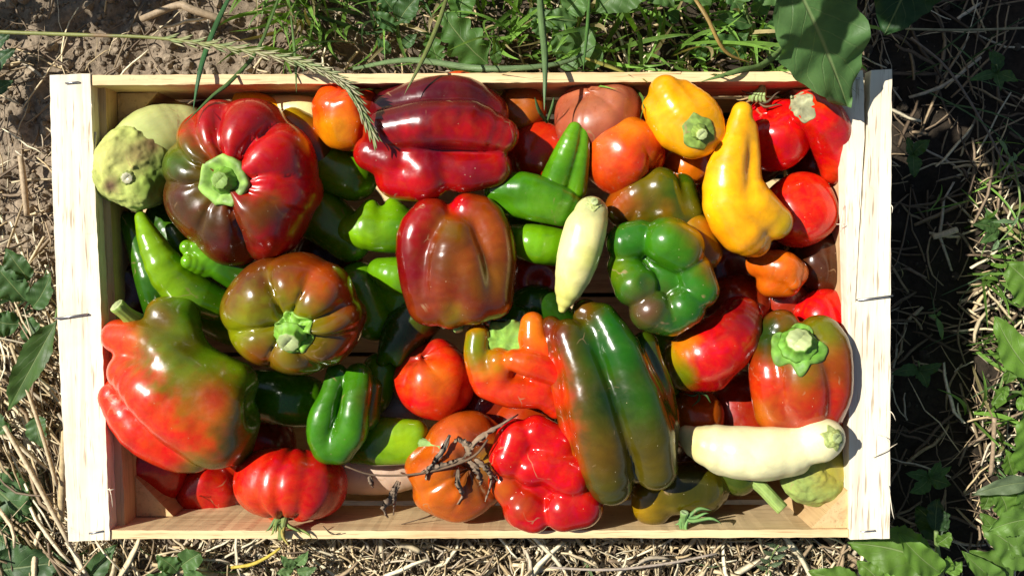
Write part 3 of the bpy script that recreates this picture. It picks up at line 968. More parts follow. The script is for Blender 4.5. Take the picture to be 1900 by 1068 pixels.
veg('aubergine', 'cream aubergine wedged between red bell pepper and top board', 'aubergine', lump([[(515, 206, -3.4, 28), (560, 208, -3.0, 30), (600, 215, -3.4, 28)]], res=32, wob=0.0004), CREAM, [], M_WAXY, part=False)
veg('yellow_pepper', 'sliver of yellow pepper behind the big red bell pepper', 'pepper', lump([[(450, 190, -3.6, 20), (490, 196, -2.9, 20), (530, 222, -2.8, 18)]], res=34), YEL, [], part=False)
veg('green_pepper', 'olive and orange pepper beside the big red bell pepper', 'pepper', lump([[(545, 232, -2.2, 32), (575, 252, -2.2, 34), (588, 285, -2.6, 28)]], res=34), (0.13, 0.10, 0.008), [(585, 250, 26, (0.36, 0.10, 0.01)), (530, 215, 26, (0.4, 0.25, 0.01))], part=False)
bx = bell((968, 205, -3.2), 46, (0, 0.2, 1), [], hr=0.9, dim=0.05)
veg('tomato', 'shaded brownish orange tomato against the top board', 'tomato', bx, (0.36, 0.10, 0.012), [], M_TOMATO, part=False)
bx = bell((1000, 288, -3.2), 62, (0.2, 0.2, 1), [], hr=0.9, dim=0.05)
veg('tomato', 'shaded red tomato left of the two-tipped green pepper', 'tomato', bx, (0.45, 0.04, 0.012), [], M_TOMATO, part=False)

# ---- brown bell pepper lying in the middle
r, b = veg('bell_pepper', 'shiny brown bell pepper with red left lobe in the middle of the crate', 'bell pepper',
    lump([[(800, 402, 0.4, 38), (774, 445, 0.4, 42), (782, 515, 0.3, 42), (795, 562, 0.2, 42)],
          [(842, 428, 0.9, 32), (832, 480, 1.1, 42), (828, 540, 0.9, 43), (838, 575, 0.7, 34)],
          [(852, 440, 1.0, 30), (866, 500, 1.2, 38), (876, 560, 0.9, 42)],
          [(866, 392, 0.3, 32), (905, 410, 0.3, 36), (922, 480, 0.3, 38), (912, 550, 0.3, 42)]], k=13, wob=0.0009),
    (0.19, 0.030, 0.010), [(775, 420, 62, (0.33, 0.006, 0.012)), (765, 500, 50, (0.20, 0.010, 0.012)), (842, 425, 44, (0.18, 0.09, 0.008)), (830, 480, 44, (0.18, 0.055, 0.01)), (900, 400, 44, (0.34, 0.07, 0.008)), (930, 440, 40, (0.30, 0.07, 0.01)),
                           (905, 520, 44, (0.22, 0.10, 0.02), 0.7), (865, 480, 26, (0.25, 0.06, 0.012), 0.6), (835, 585, 24, (0.22, 0.16, 0.012)), (790, 570, 40, (0.25, 0.045, 0.01)), (850, 380, 26, (0.45, 0.02, 0.01))])
stem_part(r, [(850, 588, -0.4, 13), (850, 606, -0.3, 11), (852, 614, -0.2, 8)], (0.22, 0.36, 0.08))

# ---- green peppers right of the middle
veg('green_pepper', 'slim green pepper ending in two finger-like tips pointing up', 'pepper', lump([[(1066, 240, 0.3, 14), (1053, 275, 0.3, 22), (1034, 330, -0.5, 30)], [(1082, 247, 0.2, 11), (1077, 290, 0.1, 17), (1066, 350, -0.7, 24)]], k=4, wob=0.0005), (0.12, 0.30, 0.008), [(1040, 320, 30, (0.08, 0.24, 0.008))], part=False)
veg('green_pepper', 'ribbed glossy green pepper lying sideways, touching the upright cream one', 'pepper', lump([[(925, 352, -0.5, 28), (970, 352, 0.0, 32), (1030, 368, 0.0, 30), (1066, 385, -0.4, 22)], [(940, 378, -0.5, 22), (985, 384, 0.0, 26), (1040, 396, -0.2, 24)]], k=9, wob=0.001), (0.07, 0.23, 0.008), [(1000, 395, 40, (0.11, 0.29, 0.008))], part=False)
veg('green_pepper', 'lime green pepper just under the ribbed green one', 'pepper', lump([[(955, 445, -1.4, 30), (1000, 452, -0.9, 36), (1060, 465, -1.8, 34)]], wob=0.001), (0.15, 0.34, 0.008), [], part=False)
bx = bell((1000, 520, -4.2), 60, (0, 0, 1), [], hr=0.9)
veg('tomato', 'dark red tomato in shade left of the upright cream pepper', 'tomato', bx, (0.36, 0.03, 0.014), [], M_TOMATO, part=False)
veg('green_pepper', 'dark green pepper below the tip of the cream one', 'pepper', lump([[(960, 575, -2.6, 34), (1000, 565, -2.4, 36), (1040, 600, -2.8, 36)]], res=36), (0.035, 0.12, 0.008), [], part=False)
r, b = veg('cream_pepper', 'cream coloured pointed pepper standing upright in the middle', 'pepper', lump([[(1096, 396, 1.3, 32), (1088, 430, 1.6, 38), (1073, 480, 1.6, 38), (1056, 535, 1.4, 27), (1044, 572, 1.2, 10)], [(1076, 420, 1.7, 26), (1062, 480, 1.7, 26), (1050, 540, 1.4, 16)]], wob=0.0006), (0.78, 0.72, 0.34), [(1098, 382, 24, (0.42, 0.44, 0.22)), (1045, 565, 44, (0.62, 0.62, 0.2)), (1100, 480, 24, (0.6, 0.6, 0.2))], M_WAXY)
calyx_at(r, b, 1102, 376, 15, 5, 0.5, 0.4, (0.40, 0.44, 0.16), 0.2, 0.1, 0.15)

# ---- tomatoes and yellow peppers at the top right
bx = bell((1112, 222, -1.9), 82, (-0.3, 0.6, 0.6), [(20, 0.8), 100, (170, 0.6), 250, 310], depth=0.04, hr=0.82, dim=0.06, wob=0.03)
veg('tomato', 'dusky pink tomato under the top board, right of centre', 'tomato', bx, (0.36, 0.095, 0.055), [(1110, 180, 60, (0.38, 0.13, 0.07))], M_TOMATO, part=False)
bx = bell((1156, 288, -1.2), 77, (0.5, -0.4, 0.4), [(20, 0.8), 100, (170, 0.6), 250, 310], depth=0.04, hr=0.93, dim=0.06, wob=0.03)
veg('tomato', 'sunlit orange red tomato below the dusky pink one', 'tomato', bx, (0.56, 0.06, 0.022), [(1170, 225, 44, (0.60, 0.17, 0.02)), (1130, 320, 40, (0.54, 0.07, 0.03)), (1120, 270, 30, (0.58, 0.12, 0.04))], M_TOMATO, part=False)
r, b = veg('yellow_pepper', 'stubby yellow bell pepper with green stalk at the top right', 'bell pepper',
    lump([[(1234, 170, 0.4, 32), (1258, 205, 0.7, 40), (1286, 238, 0.8, 44)], [(1214, 198, 0.2, 24), (1245, 235, 0.4, 38), (1285, 252, 0.7, 42)], [(1264, 174, 0.2, 28), (1298, 212, 0.5, 38), (1306, 246, 0.6, 40)]], k=9, wob=0.0008, cuts=[(1300, 243, 4.0, 40, 22)]),
    (0.86, 0.36, 0.003), [(1300, 245, 46, (0.66, 0.32, 0.006))])
calyx_at(r, b, 1297, 245, 31, 6, 0.34, 0.8, (0.17, 0.26, 0.04), 0.08, 0.10, 0.10, (0.0, -0.25, 0.2))
veg('yellow_pepper', 'long golden yellow pepper with crooked bulging lower end', 'pepper',
    lump([[(1376, 208, 0.9, 20), (1366, 255, 0.8, 28), (1349, 318, 0.8, 37), (1350, 378, 0.6, 45), (1378, 426, 0.4, 44), (1402, 450, 0.1, 27)], [(1385, 240, 0.7, 20), (1391, 290, 0.6, 20), (1388, 338, 0.6, 27), (1402, 382, 0.6, 40), (1438, 411, 0.4, 33)]], k=9, wob=0.0012),
    (0.88, 0.42, 0.003), [(1462, 420, 26, (0.55, 0.36, 0.01)), (1340, 440, 40, (0.8, 0.32, 0.004)), (1400, 470, 30, (0.66, 0.26, 0.006))], part=False)
bx = bell((1436, 250, -2.6), 70, (-0.45, 0.8, 0.6), [60, 130, 250, 320], depth=0.05, hr=0.85, dim=0.1)
r, b = veg('tomato', 'red tomato with striped green stalk stub, behind the long yellow pepper', 'tomato', bx, (0.58, 0.03, 0.012), [], M_TOMATO)
P0 = W(1408, 190, -1.6)
for i in range(8):
    a = rad(40 + i * 14)
    sepal_part(r, P0 + Vector(((i - 3.5) * 0.0014, 0, 0.001 * (i % 2))), Vector((math.cos(a) * 0.5, 1, 0.35)), (0, 0, 1), 0.011, 0.0014, -0.25, [(0.17, 0.30, 0.05), (0.3, 0.4, 0.14)][i % 2])
for d, c_ in (((-1, 0.25, 0.1), (0.5, 0.36, 0.16)), ((-1, -0.1, 0.2), (0.42, 0.28, 0.1)), ((1, -0.3, 0.4), (0.16, 0.08, 0.03)), ((-0.9, 0.7, 0.4), (0.08, 0.05, 0.03)), ((1, 0.35, 0.4), (0.08, 0.06, 0.03))):
    sepal_part(r, P0, d, (0, 0, 1), 0.014, 0.0009, -0.1, c_)
r, b = veg('red_pepper', 'red pepper with pale cut stalk scar, bent down beside the right batten', 'pepper',
    lump([[(1500, 202, 0.0, 35), (1526, 222, -0.3, 40), (1546, 262, -1.3, 40), (1552, 300, -2.0, 34), (1545, 318, -2.2, 24)]], k=14, wob=0.001),
    (0.58, 0.018, 0.012), [(1530, 180, 34, (0.6, 0.06, 0.015)), (1545, 325, 30, (0.5, 0.05, 0.02))])
calyx_at(r, b, 1489, 197, 25, 3, 0.5, 0.0, (0.34, 0.34, 0.19), 0.02, 0.01, 0.16, axis=None, sink=-0.02, drape=0.05, rumple=0.03)
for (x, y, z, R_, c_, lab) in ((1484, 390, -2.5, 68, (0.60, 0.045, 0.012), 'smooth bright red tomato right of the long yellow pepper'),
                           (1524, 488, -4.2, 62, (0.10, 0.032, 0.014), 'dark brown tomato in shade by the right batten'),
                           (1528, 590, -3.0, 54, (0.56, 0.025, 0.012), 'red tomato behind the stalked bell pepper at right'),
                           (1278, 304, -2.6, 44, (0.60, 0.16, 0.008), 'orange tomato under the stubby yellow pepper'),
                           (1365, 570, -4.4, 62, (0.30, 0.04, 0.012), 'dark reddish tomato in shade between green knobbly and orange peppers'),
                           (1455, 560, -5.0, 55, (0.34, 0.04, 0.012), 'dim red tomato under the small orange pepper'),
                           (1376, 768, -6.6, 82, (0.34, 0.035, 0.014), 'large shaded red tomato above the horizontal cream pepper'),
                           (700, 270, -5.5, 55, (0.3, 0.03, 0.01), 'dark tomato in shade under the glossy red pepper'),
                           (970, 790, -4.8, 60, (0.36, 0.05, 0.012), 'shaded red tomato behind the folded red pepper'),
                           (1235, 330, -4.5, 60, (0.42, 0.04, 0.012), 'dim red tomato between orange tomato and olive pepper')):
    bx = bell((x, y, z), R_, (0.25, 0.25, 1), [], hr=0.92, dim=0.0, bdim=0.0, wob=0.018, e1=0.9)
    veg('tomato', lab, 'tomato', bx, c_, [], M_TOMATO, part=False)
veg('orange_pepper', 'small orange pepper with a raised shiny ridge near the right batten', 'pepper', lump([[(1410, 490, -2.2, 26), (1448, 498, -1.7, 36), (1472, 505, -1.8, 28)], [(1452, 482, -1.2, 12), (1462, 505, -0.9, 11), (1472, 525, -1.0, 13)], [(1430, 525, -2.0, 26), (1460, 525, -1.9, 26)]], k=7), (0.58, 0.13, 0.006), [], part=False)

# ---- knobbly green pepper, blossom end up, and its neighbours
veg('bell_pepper', 'knobbly dark green bell pepper, lobed end up, right of centre', 'bell pepper',
    lump([[(1164, 452, 0.5, 38), (1190, 440, 0.8, 32)], [(1240, 448, 1.3, 48), (1262, 462, 1.2, 46)], [(1158, 496, 0.4, 32), (1178, 528, 1.0, 42)],
          [(1208, 576, 1.1, 40), (1236, 592, 0.8, 32)], [(1288, 506, 0.9, 38), (1298, 536, 0.9, 38)], [(1270, 570, 1.0, 40), (1248, 592, 0.6, 32)], [(1230, 505, -1.25, 80)], [(1285, 425, -0.6, 32), (1310, 470, -0.7, 32)]], k=4, wob=0.0008, res=56, cuts=[(1216, 522, 2.6, 24, 14)]),
    (0.04, 0.175, 0.016), [(1200, 575, 40, (0.13, 0.06, 0.03)), (1145, 500, 30, (0.12, 0.20, 0.01)), (1312, 425, 38, (0.40, 0.15, 0.02)), (1326, 480, 30, (0.34, 0.13, 0.015)), (1270, 405, 28, (0.36, 0.15, 0.015)), (1240, 455, 40, (0.06, 0.20, 0.012))], part=False)
veg('bell_pepper', 'olive bell pepper tucked behind the knobbly green one', 'bell pepper',
    lump([[(1160, 385, -0.9, 38), (1190, 362, -0.6, 44), (1200, 400, -1.2, 50)], [(1225, 352, -0.3, 42), (1240, 400, -0.8, 46)], [(1262, 350, -0.7, 30), (1270, 395, -0.9, 36)]], k=9, wob=0.0009),
    (0.10, 0.12, 0.010), [(1145, 370, 48, (0.30, 0.07, 0.02)), (1265, 345, 34, (0.06, 0.14, 0.01)), (1200, 330, 34, (0.17, 0.13, 0.01)), (1235, 390, 16, (0.3, 0.13, 0.02), 0.7)], part=False)
veg('red_pepper', 'shiny red pepper with yellow green left edge, below the knobbly green one', 'pepper',
    lump([[(1268, 665, -1.4, 40), (1310, 658, -0.9, 58), (1355, 625, -1.0, 54), (1372, 590, -1.6, 42)], [(1270, 690, -1.6, 34), (1320, 690, -1.3, 36)]], k=14, wob=0.0008), (0.50, 0.008, 0.014), [(1240, 655, 32, (0.26, 0.26, 0.012)), (1262, 700, 32, (0.16, 0.20, 0.01)), (1270, 640, 24, (0.55, 0.16, 0.01)), (1380, 580, 50, (0.22, 0.01, 0.012))], part=False)
r, b = veg('bell_pepper', 'reddish brown bell pepper with thick green stalk beside the right batten', 'bell pepper',
    lump([[(1520, 622, -0.2, 40), (1538, 660, 0.3, 44), (1540, 720, 0.2, 42), (1525, 765, -0.4, 40)], [(1430, 650, -0.6, 36), (1432, 700, 0.0, 42), (1445, 760, -0.4, 44)], [(1480, 670, 0.5, 48), (1488, 720, 0.7, 50), (1490, 765, 0.0, 46)], [(1450, 610, -0.9, 36)]], k=9, wob=0.001),
    (0.32, 0.035, 0.014), [(1530, 615, 50, (0.17, 0.18, 0.015)), (1480, 640, 52, (0.15, 0.17, 0.012)), (1420, 620, 44, (0.03, 0.07, 0.01)), (1500, 690, 36, (0.22, 0.13, 0.02)), (1555, 690, 40, (0.30, 0.07, 0.02)), (1420, 720, 40, (0.5, 0.05, 0.014)), (1410, 775, 34, (0.45, 0.12, 0.01)), (1540, 750, 40, (0.42, 0.04, 0.02))])
calyx_at(r, b, 1480, 640, 47, 4, 0.5, 0.5, (0.13, 0.31, 0.03), 0.12, 0.14, 0.10, (0.0, 0.1, 0.2))

# ---- middle bottom
bx = bell((806, 704, -2.9), 74, (-0.3, 0.7, 0.5), [(20, 0.8), 80, (150, 0.6), 230, 300], depth=0.05, hr=0.92, dim=0.1, wob=0.03)
veg('tomato', 'round red tomato with an orange blush below the brown pepper', 'tomato', bx, (0.56, 0.035, 0.014), [(810, 700, 40, (0.64, 0.14, 0.016)), (760, 640, 34, (0.2, 0.03, 0.02))], M_TOMATO, part=False)
r, b = veg('bell_pepper', 'small orange and green pepper with folded lobes and crumpled green cap', 'bell pepper',
    lump([[(886, 622, 0.0, 22), (884, 655, 0.2, 22), (900, 695, 0.1, 30)], [(925, 670, 0.5, 24), (925, 702, 0.2, 28)], [(988, 600, 0.3, 22), (992, 635, 0.3, 28), (1020, 650, 0.1, 30)],
          [(955, 668, 0.9, 20), (985, 675, 0.9, 26), (1030, 690, 0.5, 30)], [(905, 712, -0.1, 28), (950, 728, 0.2, 30), (1005, 730, 0.3, 30), (1032, 756, 0.1, 22)], [(945, 690, -1.5, 58), (1000, 685, -1.5, 60)]], k=6, wob=0.0007),
    (0.58, 0.05, 0.010), [(882, 640, 38, (0.20, 0.24, 0.01)), (925, 678, 24, (0.24, 0.22, 0.01)), (985, 605, 40, (0.64, 0.17, 0.008)), (960, 672, 34, (0.62, 0.10, 0.008)), (940, 720, 30, (0.5, 0.05, 0.01))])
calyx_part(r, W(938, 636, 0.1), (0.0, 0.25, 1), 40 * S(938, 636, 0), 4, 0.10, 0.22, (0.20, 0.38, 0.05), 0.12, 0.75, rumple=0.3)
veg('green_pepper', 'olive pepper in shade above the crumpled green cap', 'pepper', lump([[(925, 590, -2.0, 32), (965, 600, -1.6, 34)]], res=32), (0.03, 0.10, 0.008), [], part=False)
veg('red_pepper', 'bright red folded pepper with many puckered lobes at the bottom', 'pepper',
    lump([[(956, 812, 0.3, 38), (946, 846, 0.4, 40)], [(995, 802, 0.3, 34), (1035, 824, 0.3, 36)], [(985, 866, 0.7, 34), (1012, 862, 0.8, 34), (1056, 880, 0.6, 42)], [(1046, 944, 0.5, 42), (1076, 938, 0.3, 42)],
          [(974, 940, 0.2, 42), (990, 950, 0.2, 38)], [(936, 896, 0.0, 30), (950, 912, 0.0, 32)], [(1003, 875, -1.6, 76)]], k=5, wob=0.0008, res=56),
    (0.47, 0.007, 0.013), [(935, 910, 26, (0.42, 0.10, 0.012)), (968, 935, 34, (0.36, 0.05, 0.012)), (1070, 950, 34, (0.42, 0.01, 0.02))], part=False)
veg('bell_pepper', 'very long olive green pepper with deep furrows and red left edge', 'bell pepper',
    lump([[(1022, 606, 0.5, 22), (1034, 660, 0.7, 22), (1052, 740, 0.6, 26), (1072, 830, 0.4, 26), (1086, 885, 0.1, 24)],
          [(1054, 624, 1.2, 35), (1080, 690, 1.5, 42), (1102, 780, 1.6, 50), (1124, 855, 1.4, 52), (1134, 895, 1.1, 42)],
          [(1116, 594, 1.0, 30), (1150, 650, 1.4, 42), (1180, 730, 1.5, 48), (1202, 810, 1.4, 48), (1216, 868, 0.9, 42)],
          [(1196, 640, 0.2, 26), (1226, 730, 0.3, 26), (1238, 800, 0.2, 20), (1236, 860, 0.0, 20)],
          [(1085, 580, 0.4, 24), (1110, 600, 0.4, 28)],
          [(1092, 628, 0.8, 36), (1138, 750, 0.55, 46), (1165, 850, 0.3, 46)], [(1180, 660, 0.3, 34), (1212, 770, 0.4, 40)]], k=10, wob=0.0009, res=60),
    (0.085, 0.08, 0.006), [(1135, 600, 50, (0.022, 0.13, 0.010)), (1160, 660, 52, (0.025, 0.135, 0.010)), (1188, 735, 48, (0.035, 0.12, 0.010), 0.9), (1115, 650, 34, (0.02, 0.10, 0.008)), (1135, 740, 34, (0.018, 0.055, 0.006)),
                           (1020, 620, 30, (0.20, 0.03, 0.012)), (1026, 680, 27, (0.46, 0.035, 0.012)), (1038, 740, 27, (0.52, 0.05, 0.012)), (1050, 800, 25, (0.52, 0.05, 0.012)), (1062, 860, 25, (0.55, 0.07, 0.012)), (1085, 572, 26, (0.16, 0.07, 0.015)), (1120, 850, 44, (0.13, 0.075, 0.006)), (1215, 860, 40, (0.13, 0.095, 0.008))], part=False)
bx = bell((856, 862, -1.5), 100, (0.35, 0.1, 1), [(35, 0.6), (100, 0.4), (150, 1.0), (205, 1.3), (250, 0.8), (300, 0.8), (345, 0.5)], depth=0.09, hr=0.66, dim=0.14, dimr=0.3, wob=0.03,
          mult=[(0, 0.92), (45, 1.02), (90, 1.03), (120, 0.94), (150, 0.86), (190, 1.02), (225, 1.08), (270, 0.99), (320, 0.98)])
veg('tomato', 'large bruised orange brown tomato under the dried leaves', 'tomato', bx, (0.44, 0.095, 0.020), [(885, 835, 46, (0.12, 0.07, 0.045)), (920, 780, 44, (0.34, 0.05, 0.02)), (840, 800, 40, (0.46, 0.10, 0.04)), (890, 890, 36, (0.2, 0.08, 0.03)), (800, 915, 44, (0.5, 0.13, 0.014)), (925, 850, 24, (0.45, 0.25, 0.03))], M_TOMATO, part=False)
veg('aubergine', 'pale pinkish aubergine deep in shade at the bottom', 'aubergine', lump([[(640, 868, -4.6, 46), (720, 872, -4.6, 44), (775, 865, -5, 36)]], res=36, wob=0.0004), (0.62, 0.46, 0.34), [], M_WAXY, part=False)
veg('aubergine', 'pale aubergine deep in shade behind the furrowed green pepper', 'aubergine', lump([[(700, 755, -5.6, 40), (750, 765, -5.4, 40)]], res=32, wob=0.0004), (0.5, 0.42, 0.34), [], M_WAXY, part=False)

# ---- bottom right
veg('bell_pepper', 'olive brown pepper half hidden below the very long one', 'bell pepper',
    lump([[(1212, 915, -1.9, 42), (1210, 935, -2.0, 38)], [(1255, 905, -1.9, 48), (1290, 905, -2.1, 50), (1315, 900, -2.5, 42)]], k=10), (0.13, 0.105, 0.010), [(1190, 940, 40, (0.28, 0.17, 0.012)), (1290, 900, 40, (0.06, 0.06, 0.01))], part=False)
r, b = veg('cream_pepper', 'long creamy white pepper lying flat at the bottom right', 'pepper',
    lump([[(1272, 806, -0.5, 16), (1296, 822, -0.2, 30), (1335, 832, 0.2, 43), (1400, 840, 0.6, 50), (1455, 836, 0.6, 45), (1492, 826, 0.8, 38), (1518, 816, 1.0, 42), (1532, 812, 1.0, 36)], [(1340, 858, 0.0, 24), (1420, 868, 0.3, 24), (1480, 858, 0.4, 22)]], k=10, wob=0.0007), (0.82, 0.77, 0.46), [(1280, 825, 40, (0.66, 0.55, 0.25))], M_WAXY)
calyx_at(r, b, 1549, 812, 20, 6, 0.5, 0.4, (0.34, 0.40, 0.12), 0.2, 0.1, 0.15)
r, b = veg('aubergine', 'pale aubergine with scabbed green cap in the lower right corner', 'aubergine', lump([[(1510, 868, -2.6, 62), (1548, 850, -3.2, 56)]], wob=0.0006, res=36), (0.40, 0.36, 0.08), [], M_WAXY)
V, F = lump([[(1488, 884, -1.7, 40)], [(1520, 892, -1.8, 42)], [(1500, 868, -1.5, 40)]], k=18, wob=0.0024, res=44, hf=0.0035)
mk('calyx', V, F, M_SCAB, r, paint(V, (0.32, 0.40, 0.12), [(1540, 880, 30, (0.4, 0.36, 0.08))]))
r, b = veg('green_pepper', 'green pepper under the white one, its straight stalk poking out', 'pepper', lump([[(1370, 875, -2.6, 40), (1330, 860, -3.2, 46)]], res=32), (0.07, 0.10, 0.012), [])
stem_part(r, [(1388, 880, -2.0, 14), (1415, 905, -1.7, 12), (1440, 932, -1.4, 12), (1452, 944, -1.2, 12)], (0.26, 0.38, 0.09), (0.4, 0.46, 0.18))
bx = bell((1286, 775, -4.0), 58, (0.2, 0.9, 0.6), [], hr=0.9, dim=0.08)
r, b = veg('tomato', 'shaded orange brown tomato with small spidery calyx', 'tomato', bx, (0.40, 0.10, 0.014), [], M_TOMATO)
P0 = W(1298, 728, -2.2)
for i in range(6):
    a = rad(i * 60 + 15)
    sepal_part(r, P0, (math.cos(a), math.sin(a) * 0.7, 0.15), (0, 0, 1), 0.010, 0.0009, -0.25, (0.06, 0.13, 0.03))

# ---- the layer underneath, seen only in the gaps
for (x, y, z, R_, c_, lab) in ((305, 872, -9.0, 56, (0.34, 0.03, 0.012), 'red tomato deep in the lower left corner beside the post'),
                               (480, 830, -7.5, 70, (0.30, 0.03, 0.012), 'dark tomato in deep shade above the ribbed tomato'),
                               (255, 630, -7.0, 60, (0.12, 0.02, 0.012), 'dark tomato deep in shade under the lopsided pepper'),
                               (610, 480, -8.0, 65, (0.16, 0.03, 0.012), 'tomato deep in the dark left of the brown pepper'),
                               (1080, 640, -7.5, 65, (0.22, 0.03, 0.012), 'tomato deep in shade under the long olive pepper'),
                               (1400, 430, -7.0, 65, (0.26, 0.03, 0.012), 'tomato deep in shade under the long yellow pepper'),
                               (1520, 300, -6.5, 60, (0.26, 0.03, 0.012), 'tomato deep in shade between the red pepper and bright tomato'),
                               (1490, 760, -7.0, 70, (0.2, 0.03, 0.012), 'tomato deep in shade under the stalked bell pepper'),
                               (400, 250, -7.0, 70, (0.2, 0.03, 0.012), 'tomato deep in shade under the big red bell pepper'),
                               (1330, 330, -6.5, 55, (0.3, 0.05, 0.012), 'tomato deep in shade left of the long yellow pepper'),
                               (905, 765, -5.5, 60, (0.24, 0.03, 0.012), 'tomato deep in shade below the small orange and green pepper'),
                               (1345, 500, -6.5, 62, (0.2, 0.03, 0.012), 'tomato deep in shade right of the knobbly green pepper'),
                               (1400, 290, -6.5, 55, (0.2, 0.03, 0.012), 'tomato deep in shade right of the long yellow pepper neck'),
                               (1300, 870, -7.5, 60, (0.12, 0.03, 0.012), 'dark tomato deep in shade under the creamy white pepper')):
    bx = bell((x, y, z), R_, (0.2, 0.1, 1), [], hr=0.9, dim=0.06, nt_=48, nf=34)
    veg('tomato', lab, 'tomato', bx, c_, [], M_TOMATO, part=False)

# ---- loose bits inside the crate
t = empty('calyx_sprig', W(1270, 960, -1), 'small cut green tomato sprig at the bottom board', 'sprig')
stem_part(t, [(1268, 985, -0.6, 7), (1268, 965, -0.4, 6), (1270, 950, -0.2, 8)], (0.17, 0.32, 0.08), (0.35, 0.48, 0.22))
for (d, L) in (((-0.3, -1, 0.0), 0.014), ((0.2, -1, 0.1), 0.012), ((1, 0.3, 0.3), 0.016), ((1, -0.25, 0.3), 0.022), ((-0.8, -0.9, 0), 0.009), ((0.9, 0.0, 0.2), 0.014)):
    sepal_part(t, W(1272, 955, -0.3), d, (0, 0, 1), L, 0.0014, -0.1, (0.15, 0.30, 0.08))
t = empty('dried_flower_stalk', W(860, 850, 1), 'shrivelled brown leaves on a thin dry stem over the bruised tomatoes', 'dry leaves')
def dry(pts, w, name='dry_leaf', col=(0.22, 0.155, 0.10)):
    """crumpled strip along px points"""
    C = catmull([(*W(x, y, z), 0) for x, y, z in pts], 18)
    rs_ = np.random.default_rng(int(pts[0][0] + pts[0][1] * 3))
    V, F = [], []
    n = len(C)
    for i in range(n):
        tt = i / (n - 1)
        d = Vector(C[min(i + 1, n - 1), :3] - C[max(0, i - 1), :3]).normalized()
        a = tt * 2.2 + rs_.normal() * 0.25
        s_ = (d.cross(Vector((0, 0, 1))).normalized() * math.cos(a) + Vector((0, 0, 1)) * math.sin(a))
        u_ = d.cross(s_)
        ww = 1.3 * w * S(900, 850, 0) * (0.25 + math.sin(math.pi * min(1, tt * 0.9 + 0.08)) * (0.8 + 0.4 * rs_.random()))
        for q, h_ in ((-1, 0.3), (-0.4, -0.3), (0, 0.25), (0.5, -0.35), (1, 0.3), (0.5, -0.55), (0, 0.05), (-0.4, -0.5)):
            V.append((Vector(C[i, :3]) + s_ * ww * q + u_ * ww * h_ * (0.7 + 0.6 * rs_.random()))[:])
    for i in range(n - 1):
        for j in range(8):
            F.append((i * 8 + j, i * 8 + (j + 1) % 8, (i + 1) * 8 + (j + 1) % 8, (i + 1) * 8 + j))
    F += [tuple(range(8))[::-1], tuple((n - 1) * 8 + j for j in range(8))]
    cols = np.tile(np.array(col), (len(V), 1)) * (0.8 + 0.5 * rs_.random((len(V), 1)))
    mk(name, V, F, M_DRY, t, cols)
dry([(862, 848, 1.2), (880, 820, 1.6), (905, 802, 1.5), (935, 785, 1.2), (962, 768, 1.0)], 4.5)
dry([(862, 850, 1.2), (830, 862, 1.1), (800, 868, 1.0), (782, 876, 1.0)], 5)
dry([(868, 852, 1.4), (884, 870, 1.5), (892, 890, 1.2), (890, 900, 1.1)], 5)
dry([(850, 870, 1.0), (850, 895, 1.1), (858, 915, 0.8), (848, 935, 0.7)], 4)
dry([(835, 806, 1.0), (820, 840, 1.0), (796, 868, 1.1), (790, 890, 1.0)], 4.5, col=(0.22, 0.17, 0.12))
dry([(880, 850, 1.4), (905, 870, 1.5), (925, 892, 1.1)], 4.5)
dry([(870, 845, 1.5), (866, 825, 1.5), (852, 815, 1.5), (842, 820, 1.2)], 6)
dry([(890, 855, 1.1), (912, 885, 1.0), (900, 930, 0.8)], 3.5)
dry([(740, 892, 0.2), (728, 920, 0.0), (712, 942, -0.2), (720, 960, -0.4)], 6)
dry([(735, 895, 0.2), (732, 925, 0.0), (730, 955, -0.3)], 4)
dry([(685, 882, 0.2), (690, 895, 0.0), (692, 905, -0.2)], 4)
V, F = tube(catmull(chain_world([(640, 864, 0.2, 1.6), (690, 880, 0.3, 1.8), (760, 880, 0.8, 2.0), (830, 866, 1.3, 2.2), (880, 845, 1.6, 2.4), (905, 815, 1.7, 2.0)]), 20), 6)
mk('stalk', V, F, M_DRY, t, np.tile(np.array((0.13, 0.08, 0.045)), (len(V), 1)))
for (i, pts) in enumerate(([(600, 975, -0.3, 0.9), (615, 990, 0.1, 0.9), (632, 988, 0.2, 0.8)], [(745, 972, -1.2, 0.9), (770, 965, -1.0, 0.9), (800, 955, -1.0, 0.6)], [(285, 955, -3, 3.0), (290, 975, -2.6, 2.0), (298, 990, -2.2, 1.5)])):
    V, F = tube(catmull(chain_world(pts), 8), 5)
    setp(mk('dry_twig', V, F, M_DRY, None, np.tile(np.array((0.07, 0.04, 0.02)), (len(V), 1))),
         ['tiny dark curl of stem on the bottom board by the ribbed tomato', 'thin dark twig lying below the dried leaves', 'small dark withered twig in the lower left corner'][i], 'twig')
# ------------------------------------------------------------------ ground
def gheight(X, Y):
    P = np.stack([X * 9, Y * 9, np.zeros_like(X)], 1)
    h = (fbm(P + 3.1, 3) - 0.5) * 0.018
    P2 = np.stack([X * 70, Y * 70, np.zeros_like(X) + 4.0], 1)
    h = h + (fbm(P2, 4) - 0.5) * 0.016
    near = np.exp(-((np.maximum(np.abs(X) - 0.6, 0)) ** 2 + (np.maximum(np.abs(Y) - 0.5, 0)) ** 2) / 0.3)
    return h * near - 0.004

def axis_coords(half, n, far):
    c = np.linspace(-half, half, n)
    e = half * np.array([1.06, 1.2, 1.5, 2.2, 4, 8, 16, far / half])
    return np.concatenate([-e[::-1], c, e])

